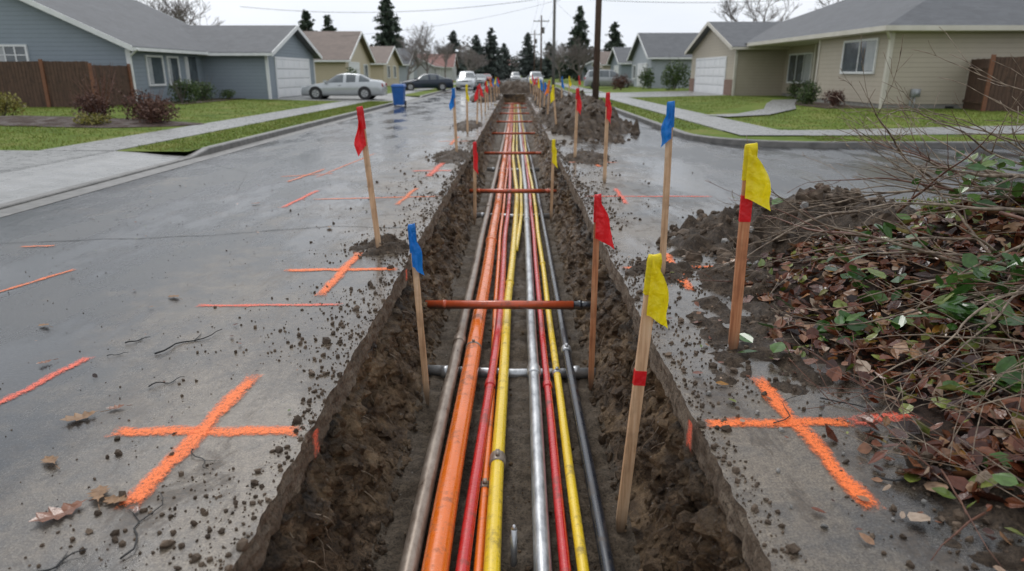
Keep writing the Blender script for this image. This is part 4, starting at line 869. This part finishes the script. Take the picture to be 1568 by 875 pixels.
# ------------------------------------------------------------------ vehicles
TIRE=M('tyre_rubber',[(.015,.015,.015),(.03,.03,.03)],20,(.6,.8)); RIM=M('alloy_rim',[(.35,.36,.37),(.5,.5,.5)],9,(.25,.4),metal=.7); LAMP=M('headlamp_lens',[(.6,.62,.65),(.75,.76,.78)],9,(.08,.12)); TAIL=M('tail_lamp',[(.35,.01,.01),(.5,.02,.02)],9,(.1,.2))
def car(name,x,y,z,rz,col,kind='sedan'):
    e=empty(name,(x,y,z),rz); PT=M(name+'_paint',[tuple(c*.92 for c in col),col],2,(.18,.28),metal=.3 if sum(col)>.3 else 0)
    if kind=='sedan':
        L=4.65;W=.9; st=[(0,.58,.62,.5),(.06,.68,.7,.6),(.5,.80,.76,.72),(1.0,.88,.78,.8),(1.38,.95,.76,.9),(2.05,1.36,.60,.92),(2.45,1.42,.58,.93),(2.52,1.423,.58,.93),(2.62,1.424,.58,.935),(3.15,1.39,.58,.95),(3.35,1.35,.59,.955),(3.42,1.33,.59,.957),(3.95,1.08,.70,.97),(4.4,1.03,.74,.93),(4.6,.92,.74,.8),(4.65,.72,.70,.62)]; gl=(4,12); ws=(4,5); rs=(10,12); pil=(6,7,9); wx=(.86,3.65)
    else:
        L=4.8;W=.95; st=[(0,.7,.7,.6),(.06,.85,.76,.75),(.5,1.0,.8,.9),(1.0,1.08,.82,1.0),(1.25,1.12,.8,1.05),(1.85,1.62,.68,1.08),(2.3,1.74,.66,1.08),(2.4,1.745,.66,1.08),(2.5,1.75,.66,1.08),(3.4,1.75,.66,1.1),(3.5,1.745,.66,1.1),(4.3,1.70,.66,1.1),(4.45,1.68,.66,1.1),(4.68,1.2,.8,1.08),(4.76,1.0,.8,.9),(4.8,.7,.78,.6)]; gl=(4,12); ws=(4,5); rs=(12,12); pil=(7,9); wx=(.9,3.8)
    b=MB(); vs=[];fs=[];mi=[]
    for s,zt,wt,zb in st:
        tp=1-.16*max(0,1-s/.5)**2-.12*max(0,1-(L-s)/.4)**2; w=W*tp
        half=[(0,.22),(w*.86,.20),(w*.99,.34),(w*1.0,zb*.72),(w*.97,zb),(min(wt,w*.93),zt-.035),(min(wt,w*.93)*.72,zt),(0,zt+.02)]
        ring=[(s-L/2,a,c) for a,c in half]+[(s-L/2,-a,c) for a,c in half[-2:0:-1]]; vs+=ring
    n=14
    for i in range(len(st)-1):
        for j in range(n):
            fs.append((i*n+j,(i+1)*n+j,(i+1)*n+(j+1)%n,i*n+(j+1)%n)); g=0
            if gl[0]<=i<gl[1] and j in (4,9) and i not in pil: g=1
            if j in (5,6,7,8) and (ws[0]<=i<ws[1] or rs[0]<=i<rs[1] or (kind!='sedan' and i==12)): g=1
            mi.append(g)
    fs.append(tuple(range(n))); mi.append(0); fs.append(tuple((len(st)-1)*n+j for j in range(n))[::-1]); mi.append(0)
    b.v=vs;b.f=fs;b.m=mi; o=b.obj('body',[PT,GLASS],True,e)
    bmx=bmesh.new(); bmx.from_mesh(o.data); bmesh.ops.recalc_face_normals(bmx,faces=bmx.faces); bmx.to_mesh(o.data); bmx.free()
    b=MB(); 
    for s in wx:
        for sd in (-1,1):
            X=s-L/2; r=.33 if kind=='sedan' else .37
            b.tube([(X,sd*(W-.2),r+.02),(X,sd*(W+.004),r+.02)],r+.05,22,1)
            b.tube([(X,sd*(W-.2),r),(X,sd*(W-.02),r),(X,sd*(W+.014),r)],[r,r,r-.03],22,0); b.tube([(X,sd*(W),r),(X,sd*(W+.02),r)],[r*.64,r*.6],18,2)
            for k in range(5):
                a=k*1.2566; b.tube([(X+.05*math.cos(a),sd*(W+.024),r+.05*math.sin(a)),(X+r*.52*math.cos(a),sd*(W+.02),r+r*.52*math.sin(a))],.022,5,1)
    b.obj('wheels',[TIRE,DARK,RIM],False,e)
    b=MB(); hz=.62 if kind=='sedan' else .8
    for sd in (-1,1):
        b.box(-L/2-.01,-L/2+.22,sd*.52-.16,sd*.52+.16,hz-.02,hz+.12,0); b.box(L/2-.1,L/2+.012,sd*.58-.14,sd*.58+.14,hz+.08,hz+.26,1); b.box(-.95,-.78,sd*(W-.02)-.09+sd*.08,sd*(W-.02)+.09+sd*.08,hz+.32,hz+.44,3)
        b.box(-.15,.0,sd*W*.99-.012,sd*W*.99+.012,hz+.14,hz+.17,2)
    b.box(-L/2-.015,-L/2+.1,-.32,.32,hz-.02,hz+.08,2); b.box(-L/2-.012,-L/2+.1,-.5,.5,.3,.42,2); b.box(L/2-.05,L/2+.015,-.25,.25,hz-.02,hz+.1,3); b.obj('lamps_and_grille',[LAMP,TAIL,DARK,PT],False,e)
car('silver_sedan',-9.9,41.2,.15,0,(.50,.52,.53))
car('dark_parked_car',-7.9,63,.1,math.pi/2*.15,(.02,.03,.05)); car('white_parked_car',-4.9,72,0,math.pi/2,(.6,.62,.63),'suv'); car('white_van',2.6,92,0,math.pi/2,(.6,.62,.63),'suv')
car('silver_suv',9.3,71,.12,math.pi,(.35,.36,.37),'suv'); car('dark_parked_car',3.2,118,0,math.pi/2,(.03,.03,.04)); car('silver_parked_car',-4.9,98,0,math.pi/2,(.4,.42,.42)); car('red_parked_car',-5,125,0,math.pi/2,(.3,.03,.03)); car('white_parked_car',0,140,0,math.pi/2,(.6,.6,.6),'suv')
def bin_():
    e=empty('recycling_bin',(-5.85,35.6,0)); BL=M('blue_bin_plastic',[(.008,.08,.30),(.012,.11,.38)],4,(.35,.5)); b=MB()
    b.hexa([(-.24,-.26,.06),(.24,-.26,.06),(.24,.26,.06),(-.24,.26,.06),(-.3,-.34,.92),(.3,-.34,.92),(.3,.34,.92),(-.3,.34,.92)])
    b.box(-.33,.33,-.37,.37,.92,.96); b.hexa([(-.33,-.38,.962),(.33,-.38,.962),(.33,.4,.962),(-.33,.4,.962),(-.28,-.3,1.05),(.28,-.3,1.05),(.28,.36,1.07),(-.28,.36,1.07)]); b.tube([(-.28,.43,.97),(.28,.43,.97)],.02,8)
    b.obj('body',BL,False,e); b=MB()
    for s in (-.27,.27): b.tube([(s-.03,.27,.12),(s+.03,.27,.12)],.13,14)
    b.obj('wheels',TIRE,False,e)
bin_()
# ------------------------------------------------------------------ world, light, camera
W=bpy.data.worlds.new('World'); scene.world=W; W.use_nodes=True; nt=W.node_tree; nt.nodes.clear()
out=nt.nodes.new('ShaderNodeOutputWorld'); bg=nt.nodes.new('ShaderNodeBackground'); nt.links.new(bg.outputs[0],out.inputs['Surface'])
sky=nt.nodes.new('ShaderNodeTexSky'); sky.sky_type='NISHITA'; sky.sun_disc=False; sky.sun_elevation=math.radians(50); sky.sun_rotation=math.radians(-20); sky.dust_density=4; sky.air_density=1
hs=node(nt,'ShaderNodeHueSaturation',None,Saturation=.12,Value=1.0,Color=sky.outputs[0])
tc=nt.nodes.new('ShaderNodeTexCoord'); mp=node(nt,'ShaderNodeMapping',None,Vector=tc.outputs['Generated'],Scale=(1,1,2.5))
cl=ramp(nt,noi(nt,mp.outputs[0],2.2,6,.55),[(.3,(.82,.86,.91)),(.7,(.98,.99,1.0))])
cl=mix(nt,1.0,cl,(11.0,11.25,11.7),'MULTIPLY')
col=mix(nt,.85,hs.outputs[0],cl); nt.links.new(col,bg.inputs['Color']); bg.inputs['Strength'].default_value=.1
sun=bpy.data.lights.new('sun','SUN'); sun.energy=1.0; sun.angle=math.radians(16); sun.color=(1,.975,.94); so=bpy.data.objects.new('sun',sun); C.objects.link(so)
az=math.radians(-20); el=math.radians(50); d=Vector((math.sin(az)*math.cos(el),math.cos(az)*math.cos(el),math.sin(el))); so.rotation_euler=d.to_track_quat('Z','Y').to_euler()
cam=bpy.data.cameras.new('camera'); co=bpy.data.objects.new('camera',cam); C.objects.link(co); co.location=(0,0,1.6); co.rotation_euler=(math.radians(90-17.3),0,.0046)
cam.lens=24; cam.sensor_width=36; cam.clip_end=5000; cam.clip_start=.05; cam.dof.use_dof=True; cam.dof.focus_distance=4.2; cam.dof.aperture_fstop=1.9
scene.camera=co
scene.view_settings.view_transform='Standard'; scene.view_settings.look='None'; scene.view_settings.exposure=0
